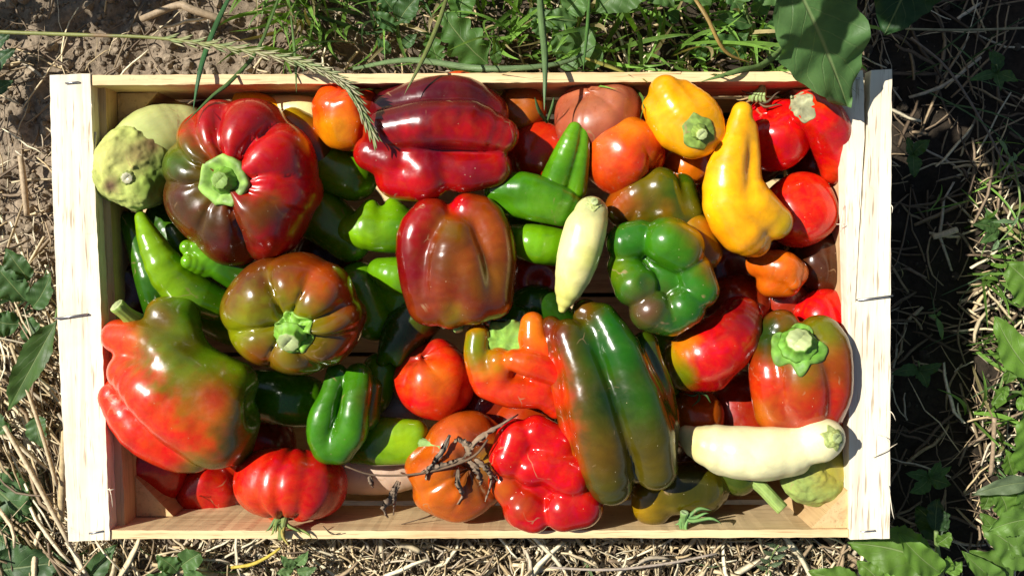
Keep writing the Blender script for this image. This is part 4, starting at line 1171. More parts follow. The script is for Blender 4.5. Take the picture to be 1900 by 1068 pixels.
gx, gy = axis_coords(0.55, 300, 60.0), axis_coords(0.42, 230, 60.0)
GX, GY = np.meshgrid(gx, gy, indexing='ij')
X, Y = GX.ravel(), GY.ravel()
Z = gheight(X, Y)
Z = np.where((X > -0.29) & (X < 0.24) & (Y > -0.165) & (Y < 0.14), np.minimum(Z, -0.002), Z)
nx_, ny_ = len(gx), len(gy)
ii, jj = np.meshgrid(np.arange(nx_ - 1), np.arange(ny_ - 1), indexing='ij')
a_ = (ii * ny_ + jj).ravel()
F = np.stack([a_, a_ + ny_, a_ + ny_ + 1, a_ + 1], 1)
tone = fbm(np.stack([X * 30, Y * 30, X * 0], 1), 4)
left = 1 / (1 + np.exp((X + 0.10) * 14))        # paler dry earth to the left, right side darkened in place of shade
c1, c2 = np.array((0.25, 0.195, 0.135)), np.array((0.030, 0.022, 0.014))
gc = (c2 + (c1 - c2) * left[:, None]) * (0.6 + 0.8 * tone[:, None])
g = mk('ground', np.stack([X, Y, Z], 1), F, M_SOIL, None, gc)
setp(g, kind='structure')

def inside_crate(X, Y, m=0.0):
    return (X > -0.278 - m) & (X < 0.231 + m) & (Y > -0.157 - m) & (Y < 0.132 + m)

def gpx(px, py):
    """ground point under photo pixels"""
    x, y = (px - CX) / FPX, -(py - CY) / FPX
    dx, dy, dz = x, y * CT - ST, -y * ST - CT
    t = (0.0 - CAMP.z) / dz
    return CAMP.x + dx * t, CAMP.y + dy * t

# ---- clods of earth
import bmesh
bm = bmesh.new(); bmesh.ops.create_icosphere(bm, subdivisions=2, radius=1.0)
bm.verts.ensure_lookup_table()
IV = np.array([v.co[:] for v in bm.verts]); IF = np.array([[v.index for v in f.verts] for f in bm.faces]); bm.free()
def clods(n, region, size, seed):
    rs = np.random.default_rng(seed)
    px = rs.uniform(region[0], region[2], n); py = rs.uniform(region[1], region[3], n)
    X, Y = gpx(px, py)
    ok = ~inside_crate(X, Y, 0.004)
    X, Y = X[ok], Y[ok]
    n = len(X)
    Z = gheight(X, Y)
    s = size[0] * (size[1] / size[0]) ** (rs.random(n) ** 2.2)
    V = IV[None] * s[:, None, None] * rs.uniform(0.6, 1.15, (n, 1, 3))
    off = rs.uniform(0, 50, (n, 1, 3))
    q = ((IV[None] * 1.6 + off).reshape(-1, 3))
    d = fbm(q, 3).reshape(n, -1, 1)
    V = V * (0.55 + 0.95 * d)
    a = rs.uniform(0, 6.28, n)
    x = V[..., 0] * np.cos(a)[:, None] - V[..., 1] * np.sin(a)[:, None]
    y = V[..., 0] * np.sin(a)[:, None] + V[..., 1] * np.cos(a)[:, None]
    V = np.stack([x + X[:, None], y + Y[:, None], V[..., 2] + (Z + s * 0.2)[:, None]], -1)
    Fs = (IF[None] + (np.arange(n) * len(IV))[:, None, None]).reshape(-1, 3)
    col = np.array((0.26, 0.205, 0.14)) * rs.uniform(0.55, 1.3, (n, 1))
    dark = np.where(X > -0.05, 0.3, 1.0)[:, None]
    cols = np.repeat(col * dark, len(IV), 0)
    return V.reshape(-1, 3), Fs, cols
A = [clods(3000, (-250, -250, 600, 560), (0.0006, 0.0024), 9), clods(1700, (-250, -250, 620, 600), (0.0010, 0.0058), 1), clods(900, (-250, -250, 640, 200), (0.0009, 0.004), 2), clods(1000, (560, -250, 2100, 1300), (0.0008, 0.004), 3), clods(350, (-250, 500, 250, 1250), (0.001, 0.005), 4)]
A.append(clods(1500, (-1100, -900, 3000, 2000), (0.001, 0.005), 12))
o_ = 0; VV, FF, CC = [], [], []
for v, f, c in A:
    VV.append(v); FF.append(f + o_); CC.append(c); o_ += len(v)
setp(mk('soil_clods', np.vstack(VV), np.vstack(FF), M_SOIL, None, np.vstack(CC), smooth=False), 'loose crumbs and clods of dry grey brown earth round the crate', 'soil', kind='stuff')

# ---- straw and dry litter
def straws(px, py, L, w, ang, zlift, tilt, bend, cols, rs, ns=6):
    X, Y = gpx(px, py)
    ok = ~inside_crate(X, Y, 0.003)
    X, Y, L, w, ang, zlift, tilt, bend, cols = [q[ok] for q in (X, Y, L, w, ang, zlift, tilt, bend, cols)]
    # keep ends out of the crate
    for s in (-0.5, 0.5):
        ok = ~inside_crate(X + np.cos(ang) * L * s, Y + np.sin(ang) * L * s, 0.002)
        X, Y, L, w, ang, zlift, tilt, bend, cols = [q[ok] for q in (X, Y, L, w, ang, zlift, tilt, bend, cols)]
    n = len(X)
    Z = np.maximum(gheight(X, Y), -0.003) + zlift
    t = np.linspace(0, 1, ns)
    d = np.stack([np.cos(ang) * np.cos(tilt), np.sin(ang) * np.cos(tilt), np.sin(tilt)], 1)
    s = np.stack([-np.sin(ang), np.cos(ang), 0 * ang], 1)
    u = np.cross(d, s)
    kink = rs.normal(0, 0.03, (n, ns, 1)) * L[:, None, None] * 0.5
    C = np.stack([X, Y, Z], 1)[:, None] + d[:, None] * ((t - 0.5)[None, :, None] * L[:, None, None]) + s[:, None] * (bend[:, None] * L[:, None] * ((t - 0.5) ** 2 * 4 - 0.5)[None])[..., None] + s[:, None] * kink
    roll = rs.uniform(-0.9, 0.9, n)
    s2 = s * np.cos(roll)[:, None] + u * np.sin(roll)[:, None]
    u2 = -s * np.sin(roll)[:, None] + u * np.cos(roll)[:, None]
    tp = (1 - 0.45 * np.abs(t - 0.45) ** 1.2 * 1.6)[None, :, None, None]
    off = []
    fl_ = np.where(w > 0.0024, 0.35, 1.0)[:, None]
    for qa, qb in ((-1, 0), (0, 0.42), (1, 0), (0, -0.3)):
        off.append((s2 * qa + u2 * qb * fl_) * w[:, None] * 0.5)
    V = C[:, :, None] + np.stack(off, 1)[:, None] * tp
    V = V.reshape(-1, 3)
    F = []
    for i in range(ns - 1):
        for j in range(4):
            F.append((i * 4 + j, i * 4 + (j + 1) % 4, (i + 1) * 4 + (j + 1) % 4, (i + 1) * 4 + j))
    F += [(3, 2, 1, 0), tuple((ns - 1) * 4 + j for j in range(4))]
    F = np.array(F)
    FF = (F[None] + (np.arange(n) * ns * 4)[:, None, None]).reshape(-1, 4)
    return V, FF, np.repeat(cols, ns * 4, 0)

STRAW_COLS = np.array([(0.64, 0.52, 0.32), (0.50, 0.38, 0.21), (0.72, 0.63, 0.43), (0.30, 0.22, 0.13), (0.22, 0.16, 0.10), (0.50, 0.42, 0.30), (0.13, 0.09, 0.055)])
def straw_batch(n, region, Lr, wr, seed, zmax=0.012, angm=None, angs=1.6, palep=None):
    rs = np.random.default_rng(seed)
    px = rs.uniform(region[0], region[2], n); py = rs.uniform(region[1], region[3], n)
    L = rs.uniform(*Lr, n) * rs.uniform(0.5, 1, n); w = rs.uniform(*wr, n)
    ang = rs.uniform(0, math.pi, n) if angm is None else rs.normal(angm, angs, n)
    zl = rs.random(n) ** 1.5 * zmax + 0.001
    tilt = rs.normal(0, 0.14, n); bend = rs.normal(0, 0.07, n)
    p_ = palep or [0.2, 0.22, 0.16, 0.16, 0.1, 0.1, 0.06]
    cols = STRAW_COLS[rs.choice(len(STRAW_COLS), n, p=p_)] * rs.uniform(0.75, 1.2, (n, 1))
    return straws(px, py, L, w, ang, zl, tilt, bend, cols, rs)
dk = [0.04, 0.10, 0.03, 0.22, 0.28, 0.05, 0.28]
B = [straw_batch(1900, (150, 985, 1660, 1260), (0.02, 0.07), (0.0008, 0.0024), 21, 0.018),
     straw_batch(420, (150, 985, 1660, 1260), (0.03, 0.08), (0.0025, 0.0055), 28, 0.024, palep=[0.3, 0.1, 0.36, 0.06, 0.04, 0.12, 0.02]),
     straw_batch(150, (-250, 560, 200, 1260), (0.04, 0.12), (0.003, 0.006), 29, 0.03, rad(-52), 0.5, palep=[0.3, 0.14, 0.3, 0.08, 0.06, 0.1, 0.02]),
     straw_batch(700, (-250, 560, 200, 1260), (0.04, 0.14), (0.001, 0.0034), 22, 0.03, rad(-52), 0.45),
     straw_batch(900, (-250, 480, 200, 1260), (0.015, 0.05), (0.0008, 0.002), 23, 0.015),
     straw_batch(800, (1600, -250, 2200, 1300), (0.015, 0.09), (0.0008, 0.0034), 24, 0.015, palep=[0.02, 0.05, 0.02, 0.18, 0.28, 0.03, 0.42]),  # palette darkened to stand in for deep shade on this side
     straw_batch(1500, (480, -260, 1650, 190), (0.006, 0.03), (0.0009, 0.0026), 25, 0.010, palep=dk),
     straw_batch(2600, (-1100, -900, 3000, 2000), (0.015, 0.08), (0.0009, 0.003), 73, 0.012),
     straw_batch(2200, (100, 985, 1700, 1260), (0.003, 0.012), (0.0008, 0.003), 71, 0.016),
     straw_batch(900, (-250, 480, 200, 1260), (0.003, 0.012), (0.0008, 0.003), 72, 0.012),
     straw_batch(420, (1800, 300, 2150, 1000), (0.015, 0.06), (0.001, 0.0036), 30, 0.014),
     straw_batch(260, (-250, -250, 520, 520), (0.015, 0.07), (0.0006, 0.0018), 26, 0.012, palep=dk),
     straw_batch(120, (-250, 100, 130, 520), (0.02, 0.08), (0.001, 0.003), 27, 0.012)]
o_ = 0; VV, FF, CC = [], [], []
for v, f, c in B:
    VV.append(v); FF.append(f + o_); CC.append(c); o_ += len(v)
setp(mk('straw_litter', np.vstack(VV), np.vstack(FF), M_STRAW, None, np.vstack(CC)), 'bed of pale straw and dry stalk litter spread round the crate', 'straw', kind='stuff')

# single stalks that stand out
def stalk(label, pts, col, name='straw_stalk', cat='straw', mat=None, ns=7):
    V, F = tube(catmull(chain_world(pts), 12), ns)
    return setp(mk(name, V, F, mat or M_STRAW, None, np.tile(np.array(col), (len(V), 1))), label, cat)
stalk('stubby pale straw piece in the dark right of the crate', [(1731, 440, -12.6, 5), (1755, 433, -12.3, 6), (1776, 426, -12.2, 6)], (0.62, 0.5, 0.3))
stalk('brown jointed stalk standing beside the leaves at the right edge', [(1838, 880, -12, 4), (1843, 830, -11, 4), (1845, 775, -10, 4)], (0.36, 0.26, 0.17))
stalk('thick pale straw leaning on the left batten near the bottom', [(113, 965, -11, 6), (117, 880, -10, 7), (120, 800, -9, 6)], (0.5, 0.38, 0.2))
stalk('long pale straw running down to the lower left corner', [(8, 790, -11, 4), (60, 880, -10.4, 4.5), (130, 1010, -10, 4)], (0.56, 0.46, 0.29))
stalk('long straw slanting across the straw at lower left', [(20, 640, -11, 3), (70, 780, -10, 3.5), (105, 900, -9.6, 3.5)], (0.5, 0.4, 0.24))
stalk('weathered brown stick on the soil at top left', [(262, 36, -12.6, 6), (330, 10, -12, 7), (355, 18, -11.8, 8), (420, 40, -12.3, 7)], (0.32, 0.24, 0.15), 'dry_stick', 'stick')
stalk('flat pale stalk on soil left of the crate', [(38, 290, -12.8, 5), (44, 340, -12.4, 6), (50, 400, -12.7, 5)], (0.42, 0.32, 0.2))
stalk('thin grey twig crossing the dark straw at right', [(1690, 70, -12, 2), (1760, 130, -11.4, 2.4), (1830, 240, -11.8, 2), (1875, 330, -12.4, 1.6)], (0.2, 0.16, 0.12), 'dry_twig', 'twig')
stalk('thin horizontal dry stem at the top right edge', [(1680, 54, -9, 2), (1790, 56, -8.6, 2.2), (1910, 52, -8.2, 2.2)], (0.26, 0.24, 0.14), 'dry_twig', 'twig')
stalk('yellow forked stem in the straw below the ribbed tomato', [(430, 1052, -12, 3), (468, 1046, -11, 3.4), (500, 1030, -10.4, 3), (520, 1016, -10, 2.4)], (0.5, 0.38, 0.06), 'plant_stem', 'stem')
stalk('long grey stem lying across the bottom straw', [(1020, 1052, -11.5, 2), (1130, 1056, -11, 2.6), (1240, 1044, -11, 2.4), (1330, 1026, -11, 2)], (0.36, 0.3, 0.24), 'dry_twig', 'twig')

# ------------------------------------------------------------------ leaves
def leaf_mesh(base, tip, w, kind='ovate', cup=0.25, bend=0.1, roll=0.0, seed=0, nu=30, nv=6, curl=0.0):
    """leaf blade from base to tip (world points), full width w"""
    rs = np.random.default_rng(seed + 5)
    b, tpt = Vector(base), Vector(tip)
    d = tpt - b
    L = d.length
    d.normalize()
    up = Vector((0, 0, 1))
    s = d.cross(up)
    if s.length < 1e-4: s = Vector((1, 0, 0))
    s.normalize()
    n = s.cross(d)
    s, n = s * math.cos(roll) + n * math.sin(roll), n * math.cos(roll) - s * math.sin(roll)
    V, uv = [], []
    lean = rs.uniform(-0.08, 0.08)
    wa = rs.uniform(0, 6.28, 4)
    for i in range(nu + 1):
        t = i / nu
        if kind == 'ovate': prof = math.sin(math.pi * t ** 0.72) ** 0.8
        elif kind == 'lance': prof = math.sin(math.pi * t ** 0.85) ** 1.1
        elif kind == 'round': prof = math.sqrt(max(0, 1 - (2 * t - 1) ** 2)) ** 0.9
        elif kind == 'lobed': prof = math.sin(math.pi * t ** 0.8) ** 0.7
        else: prof = math.sin(math.pi * t ** 0.72) ** 0.8
        for j in range(-nv, nv + 1):
            v = j / nv
            e = prof
            if kind == 'lobed': e = prof * (0.62 + 0.38 * abs(((t * 4.2 + (0.25 if v > 0 else 0)) % 1) * 2 - 1) ** 0.7 * 1.25)
            elif kind == 'serrate': e = prof * (0.90 + 0.14 * (1 - ((t * 11 + (0.3 if v > 0 else 0)) % 1)))
            elif kind == 'ovate': e = prof * (1 + 0.035 * math.sin(t * 40 + wa[0] + v))
            x = v * e * w / 2
            tt = t + (abs(v) * 0.06 if kind in ('lobed', 'serrate') else 0) * (1 - t)
            h = cup * abs(x) - bend * L * (2 * t - 1) ** 2 + bend * L
            h += w * 0.075 * math.sin(t * 13 + wa[1] + v * 2) * abs(v) + w * 0.045 * math.sin(t * 27 + wa[2] - v * 3) * abs(v)
            h -= curl * L * t * t
            p_ = b + d * (L * tt) + s * (x + lean * L * math.sin(math.pi * t)) + n * h
            V.append(p_[:]); uv.append((t, v))
    m_ = 2 * nv + 1
    F = []
    for i in range(nu):
        for j in range(m_ - 1):
            F.append((i * m_ + j, i * m_ + j + 1, (i + 1) * m_ + j + 1, (i + 1) * m_ + j))
    return np.array(V), F, np.array(uv)

LEAFG = (0.055, 0.125, 0.028)
SEED = [0]
def leaf(parent, base, tip, w, kind='ovate', cup=0.25, bend=0.06, roll=0.0, col=LEAFG, curl=0.0, world=False, name='leaf'):
    SEED[0] += 1
    if not world:
        wm = w * S(*[(base[i] + tip[i]) / 2 for i in range(3)])
        base, tip = W(*base), W(*tip)
    else:
        wm = w
    V, F, uv = leaf_mesh(base, tip, wm, kind, cup, bend, roll, SEED[0], curl=curl)
    rs = np.random.default_rng(SEED[0])
    c = np.array(col) * rs.uniform(0.85, 1.2)
    return mk(name, V, F, M_LEAF, parent, np.tile(c, (len(V), 1)), uv)

def plant(name, label, cat, base, stems, leaves, col=LEAFG, stem_col=(0.16, 0.24, 0.07)):
    X, Y, Z = W(*base)
    t = empty(name, (X, Y, Z), label, cat)
    for pts in stems:
        V, F = tube(catmull(chain_world(pts), 12), 7)
        mk('stem', V, F, M_CALYX, t, np.tile(np.array(stem_col), (len(V), 1)))
    for lf in leaves:
        kw = lf[3] if len(lf) > 3 else {}
        kw.setdefault('col', col)
        leaf(t, lf[0], lf[1], lf[2], **kw)
    return t

# large plant leaning in at the top right; most of it stands beyond the frame, with leaves added to shade the right hand ground
big = plant('broadleaf_plant', 'tall broad-leaved plant hanging a large leaf over the top right corner', 'plant', (1500, -560, -14),
      [[(1500, -560, -14, 14), (1490, -480, -6, 12), (1480, -430, 1, 10), (1440, -500, 9, 8), (1400, -620, 18, 6)],
       [(1482, -430, 1, 7), (1470, -230, 3.6, 6), (1466, -30, 4.2, 4)],
       [(1488, -470, -5, 6), (1600, -240, -2, 5), (1700, -70, -1.5, 4)]],
      [((1470, -42, 4.4), (1572, 198, 1.6), 172, dict(kind='ovate', cup=0.12, bend=0.06, col=(0.09, 0.19, 0.055))),
       ((1712, -80, -1.4), (1640, 66, -2.6), 120, dict(kind='ovate', cup=0.2, col=(0.03, 0.085, 0.025)))])
def shade_leaf(gx_, gy_, h, L, w, a, kind='ovate'):
    """an unseen leaf added to the tall plant so its shadow reaches ground point gx,gy"""
    k = h / math.tan(SUN_EL)
    c = Vector((gx_ - k * math.cos(SUN_AZ), gy_ + k * math.sin(SUN_AZ), h))
    d = Vector((math.cos(a), math.sin(a), -0.25)) * L / 2
    leaf(big, c - d, c + d, w, kind, world=True, cup=0.2, bend=0.08, col=(0.05, 0.12, 0.03))
    return c
rs = random.Random(3)
for (px, py, h) in ((1640, 60, 0.24), (1720, 0, 0.28), (1700, 110, 0.30), (1780, 60, 0.31), (1790, 140, 0.34), (1850, 20, 0.33), (1860, 110, 0.36), (1870, 190, 0.37), (1930, 70, 0.36), (1930, 200, 0.38), (1890, 270, 0.39), (1650, -60, 0.25), (1800, -60, 0.31), (1940, 290, 0.40), (1900, -70, 0.33)):
    X, Y = gpx(px, py)
    c = shade_leaf(X, Y, h, rs.uniform(0.08, 0.11), rs.uniform(0.06, 0.08), rs.uniform(-0.9, 0.9) - 0.6)
    if c.y > 0.2:
        base_pt = Vector(W(1480, -430, 1)).lerp(Vector(W(1400, -620, 18)), min(1, max(0, (h - 0.2) / 0.2)))
        V, F = tube(catmull([(*base_pt, 0.0016), (*(base_pt.lerp(c, 0.5) + Vector((0, 0, 0.01))), 0.0013), (*c, 0.001)], 8), 6)
        mk('leaf_stalk', V, F, M_CALYX, big, np.tile(np.array((0.14, 0.2, 0.06)), (len(V), 1)))

for (px, py, z) in ((1550, 110, 2.6), (1500, 20, 3.6), (1590, 60, 2.4)):  # thin unseen leaves added to dapple the hanging leaf
    p_ = W(px, py, z)
    k = 0.13 / math.tan(SUN_EL)
    c = p_ + Vector((-k * math.cos(SUN_AZ), k * math.sin(SUN_AZ), 0.13))
    a = rs.uniform(0.3, 1.3)
    d = Vector((math.cos(a), math.sin(a), 0.1)) * 0.022
    c = c + Vector((0, 0.012, 0))
    leaf(big, c - d, c + d, 0.016, 'lance', world=True, cup=0.2, bend=0.05)
# unseen weed added outside the top left to shade the soil there
tl = plant('leafy_weed', 'unseen weed added beyond the top left edge to shade the soil', 'weed', (-60, -120, -14), [[(-60, -120, -14, 5), (-40, -130, -6, 4), (20, -160, -1, 3)]], [])
for (px, py, h) in ((20, 20, 0.09), (110, 5, 0.10), (210, 10, 0.10), (290, -20, 0.11), (150, -50, 0.1), (60, 205, 0.15)):
    X, Y = gpx(px, py)
    k = h / math.tan(SUN_EL)
    c = Vector((X - k * math.cos(SUN_AZ), Y + k * math.sin(SUN_AZ), h))
    a = rs.uniform(-1, 1)
    d = Vector((math.cos(a), math.sin(a), -0.2)) * 0.025
    leaf(tl, c - d, c + d, 0.034, 'ovate', world=True, cup=0.2, bend=0.08)

# weeds above the crate
plant('lobed_weed', 'weed with deeply lobed green leaves above the middle of the top board', 'weed', (900, 60, -14),
      [[(905, 118, -12, 3), (870, 60, -11, 3), (830, 20, -11, 3)]],
      [((908, 122, -10.5), (820, 22, -9.5), 78, dict(kind='lobed', cup=0.15)), ((815, 122, -11), (795, 60, -10.5), 40, dict(kind='lobed')), ((925, 118, -10.6), (918, 78, -10), 22),
       ((885, 90, -11), (828, 88, -10.6), 24, dict(kind='lance')), ((850, 30, -10.6), (870, -20, -10), 50, dict(kind='round'))], (0.07, 0.16, 0.03))
plant('round_leaf_weed', 'pale green crinkled weed between grass blades above the top board', 'weed', (1060, 70, -14),
      [[(1060, 120, -12, 3), (1055, 60, -11, 3), (1040, 10, -10, 3)]],
      [((1040, 125, -10.8), (1100, 55, -9.6), 56, dict(kind='round', cup=0.5)), ((1060, 118, -10.6), (1030, 60, -9.8), 44, dict(kind='round', cup=0.4)), ((1020, 60, -10.4), (985, 15, -9.6), 50, dict(kind='ovate')),
       ((1070, 40, -10), (1010, 40, -9.4), 40, dict(kind='round')), ((1085, 120, -10.8), (1118, 96, -10), 34, dict(kind='round')), ((1050, 20, -9.8), (1085, -20, -9), 60)], (0.10, 0.20, 0.055))
plant('broadleaf_weed', 'broad pale green leaves at the top edge right of centre', 'weed', (1200, -60, -14),
      [[(1200, -60, -14, 4), (1180, -30, -10, 3)]],
      [((1190, -40, -8), (1105, 22, -8.6), 84, dict(kind='ovate', cup=0.15)), ((1190, -40, -8), (1250, 14, -8.6), 60, dict(kind='ovate')), ((1230, -50, -8), (1320, 10, -8.4), 56), ((1400, -40, -8), (1360, 6, -8.4), 60), ((1400, -40, -8), (1462, 8, -8.4), 60)], (0.085, 0.17, 0.045))
plant('leafy_weed', 'small leafy weed beside the large hanging leaf', 'weed', (1380, 60, -14),
      [[(1400, 118, -12.5, 2.5), (1395, 60, -11, 2.5), (1380, 10, -9.6, 2.5)], [(1430, 110, -12, 2), (1425, 50, -10.8, 2)]],
      [((1385, 100, -11), (1310, 68, -10), 42, dict(kind='ovate')), ((1395, 45, -10.6), (1330, 30, -10), 30), ((1380, 35, -10.4), (1345, -15, -9.6), 34, dict(kind='lobed')), ((1425, 70, -10.6), (1440, 30, -10), 34), ((1400, 30, -10.2), (1425, -20, -9.6), 34),
       ((1300, 118, -11.4), (1310, 75, -10.6), 20, dict(kind='lance')), ((1435, 110, -11), (1460, 80, -10.4), 24), ((1260, 40, -10.8), (1235, 24, -10.4), 26, dict(kind='lance')), ((1345, 90, -11), (1390, 60, -10), 30)], (0.06, 0.14, 0.035))
plant('dark_weed', 'shaded weed leaves at the top edge between grass tufts', 'weed', (740, 20, -14), [[(750, 100, -12.6, 2.4), (730, 20, -11.4, 2.4)]],
      [((735, 60, -11.4), (690, 20, -10.8), 30, dict(kind='lance')), ((740, 40, -11.2), (780, -10, -10.4), 44), ((745, 90, -11.8), (775, 62, -11.2), 22, dict(kind='lance')), ((725, 100, -11.8), (700, 70, -11.2), 24, dict(kind='lance')), ((730, 20, -11), (700, -20, -10.4), 36)], (0.06, 0.14, 0.04))

# leaves at the left edge
plant('crinkled_weed', 'dark crinkled leaves at the left edge below the soil', 'weed', (30, 520, -14), [[(40, 560, -13, 3), (50, 500, -11.6, 3)]],
      [((50, 560, -12), (-10, 490, -11), 60, dict(kind='serrate')), ((55, 520, -11.6), (10, 460, -11), 46, dict(kind='ovate')), ((60, 570, -11.8), (95, 505, -10.8), 44, dict(kind='ovate')), ((40, 600, -12), (-20, 590, -11.4), 50, dict(kind='serrate')), ((50, 590, -12), (85, 640, -11.6), 40)], (0.065, 0.14, 0.04))
plant('curled_leaf_weed', 'long curled green leaf beside the left batten', 'weed', (95, 600, -14), [[(110, 560, -12, 3), (104, 590, -10.8, 3)]],
      [((108, 590, -9.8), (14, 762, -11), 54, dict(kind='serrate', cup=0.5, bend=0.04)), ((100, 640, -11), (40, 640, -11), 34, dict(kind='lance'))], (0.065, 0.13, 0.03))
plant('veined_leaf_plant', 'broad veined leaves in the lower left corner', 'plant', (20, 1000, -14), [[(-20, 960, -12.6, 4), (0, 930, -11.8, 3)]],
      [((-30, 880, -12.4), (62, 960, -12.4), 110, dict(kind='serrate', cup=0.15)), ((-20, 1060, -12.2), (125, 1040, -12.2), 90, dict(kind='serrate', cup=0.1)), ((-40, 980, -12.4), (50, 1030, -12.4), 70, dict(kind='serrate')), ((-20, 770, -11.4), (22, 800, -11.4), 40),
       ((150, 1090, -12.4), (215, 1010, -12.2), 46, dict(kind='serrate')), ((70, 770, -11.6), (80, 830, -11.4), 40)], (0.075, 0.15, 0.05))
plant('small_weed', 'small dark leaves at the left edge near the top', 'weed', (5, 110, -14), [[(-20, 130, -13, 2), (0, 100, -12, 2)]],
      [((-20, 140, -12), (30, 90, -11.4), 30), ((-20, 90, -12), (20, 60, -11.6), 26), ((-15, 170, -12.2), (25, 150, -11.8), 26)], (0.035, 0.09, 0.03))
plant('straw_seedling', 'little green seedling in the straw below the crate', 'weed', (540, 1040, -14), [[(560, 1075, -12.6, 2), (545, 1040, -11, 2)]],
      [((548, 1050, -11), (520, 1030, -10.4), 20), ((548, 1045, -11), (572, 1022, -10.4), 20), ((552, 1060, -11.4), (588, 1052, -10.8), 20), ((545, 1055, -11.2), (512, 1062, -10.8), 18)], (0.12, 0.22, 0.07))
plant('dark_seedling', 'dark green leaves in the straw at the bottom left of the crate', 'weed', (330, 1040, -14), [[(330, 1070, -13, 2), (335, 1030, -12, 2)]],
      [((330, 1060, -11.8), (290, 1030, -11), 40), ((335, 1050, -11.6), (372, 1025, -11), 44, dict(kind='round')), ((340, 1070, -11.6), (385, 1068, -11.2), 36), ((320, 1075, -11.6), (270, 1066, -11), 34)], (0.09, 0.18, 0.05))
plant('feathery_weed', 'feathery grey green sprig in the bottom straw', 'weed', (1430, 1040, -14), [[(1420, 1068, -12, 1.5), (1432, 1030, -11, 1.5), (1445, 1010, -10.4, 1.2)]],
      [((1424 + i * 3, 1056 - i * 7, -11), (1424 + i * 3 + (26 if i % 2 else -22), 1048 - i * 7, -10.6), 9, dict(kind='lance')) for i in range(7)], (0.11, 0.16, 0.08))

# leafy plant at the lower right
plant('nettle_plant', 'bright green toothed-leaf plant at the lower right corner of the crate', 'plant', (1750, 1080, -14),
      [[(1752, 1090, -12, 5), (1744, 1050, -8.5, 5), (1738, 1010, -7, 4.5), (1737, 985, -6.4, 4)]],
      [((1742, 1052, -6.6), (1572, 1006, -7.4), 96, dict(kind='serrate', cup=0.12)), ((1745, 1062, -6.0), (1664, 986, -5.4), 52, dict(kind='ovate', cup=0.5)), ((1739, 1008, -6.4), (1765, 988, -6), 30, dict(kind='ovate')),
       ((1750, 1060, -6.6), (1758, 1030, -5.8), 26), ((1755, 1062, -6.8), (1785, 1040, -6.2), 28), ((1720, 1078, -7.5), (1640, 1062, -8), 60, dict(kind='serrate')), ((1600, 1080, -9), (1500, 1060, -9.4), 50, dict(kind='serrate')), ((1640, 1090, -8.6), (1590, 1040, -8.8), 50, dict(kind='serrate')),
       ((1745, 1000, -8), (1700, 940, -10), 60, dict(col=(0.03, 0.07, 0.02))), ((1735, 985, -8), (1740, 925, -9.5), 46, dict(col=(0.03, 0.07, 0.02)))], (0.13, 0.25, 0.035))  # two leaves coloured dark to stand for the crate shadow on them
plant('toothed_plant', 'green toothed leaves crowding the bottom right corner of the picture', 'plant', (1860, 1060, -14),
      [[(1880, 1090, -12, 4), (1862, 1040, -9.5, 4), (1870, 970, -8.6, 3)]],
      [((1860, 1085, -8.6), (1786, 1022, -7.6), 46, dict(kind='ovate', cup=0.5)), ((1880, 1075, -8.8), (1800, 1022, -8.2), 62, dict(kind='serrate')), ((1920, 1050, -8.4), (1822, 972, -8), 74, dict(kind='serrate', cup=0.15)), ((1930, 960, -7.6), (1830, 985, -7.8), 56, dict(kind='serrate')),
       ((1930, 1010, -8.2), (1850, 1000, -8), 50, dict(kind='serrate')), ((1850, 1010, -9), (1820, 950, -8.8), 40), ((1895, 950, -9), (1910, 880, -8), 46)], (0.11, 0.21, 0.035))
plant('greyish_leaf_plant', 'grey green pointed leaf above the bottom right foliage', 'plant', (1900, 930, -14), [[(1930, 960, -12, 3), (1925, 905, -9, 3)]],
      [((1925, 893, -7.6), (1802, 918, -7.8), 34, dict(kind='lance', cup=0.25, col=(0.13, 0.18, 0.09))), ((1850, 908, -8.6), (1868, 962, -9.4), 52, dict(kind='ovate', cup=0.3)), ((1835, 905, -9.2), (1822, 945, -9.6), 34)], (0.11, 0.21, 0.035))
plant('hairy_leaf_plant', 'broad smooth green leaves at the right edge', 'plant', (1900, 700, -14),
      [[(1935, 780, -12.6, 4), (1900, 730, -10.6, 3), (1856, 718, -9.6, 2.4), (1905, 620, -9, 3)]],
      [((1922, 700, -8.4), (1846, 586, -8.6), 64, dict(kind='ovate', cup=0.2)), ((1930, 560, -8.2), (1866, 486, -8.4), 84, dict(kind='ovate', cup=0.15)), ((1900, 874, -8.8), (1898, 762, -8.2), 62, dict(kind='ovate', cup=0.25)), ((1880, 880, -9.4), (1868, 834, -9), 34, dict(kind='ovate')),
       ((1870, 716, -9.6), (1840, 752, -9.8), 22), ((1866, 712, -9.4), (1872, 668, -9), 24), ((1866, 722, -9.6), (1862, 742, -9.4), 14), ((1885, 745, -9.8), (1910, 750, -9.4), 26), ((1885, 690, -9.4), (1905, 660, -9), 28), ((1900, 740, -9.8), (1925, 700, -9.4), 34)], (0.12, 0.24, 0.03))

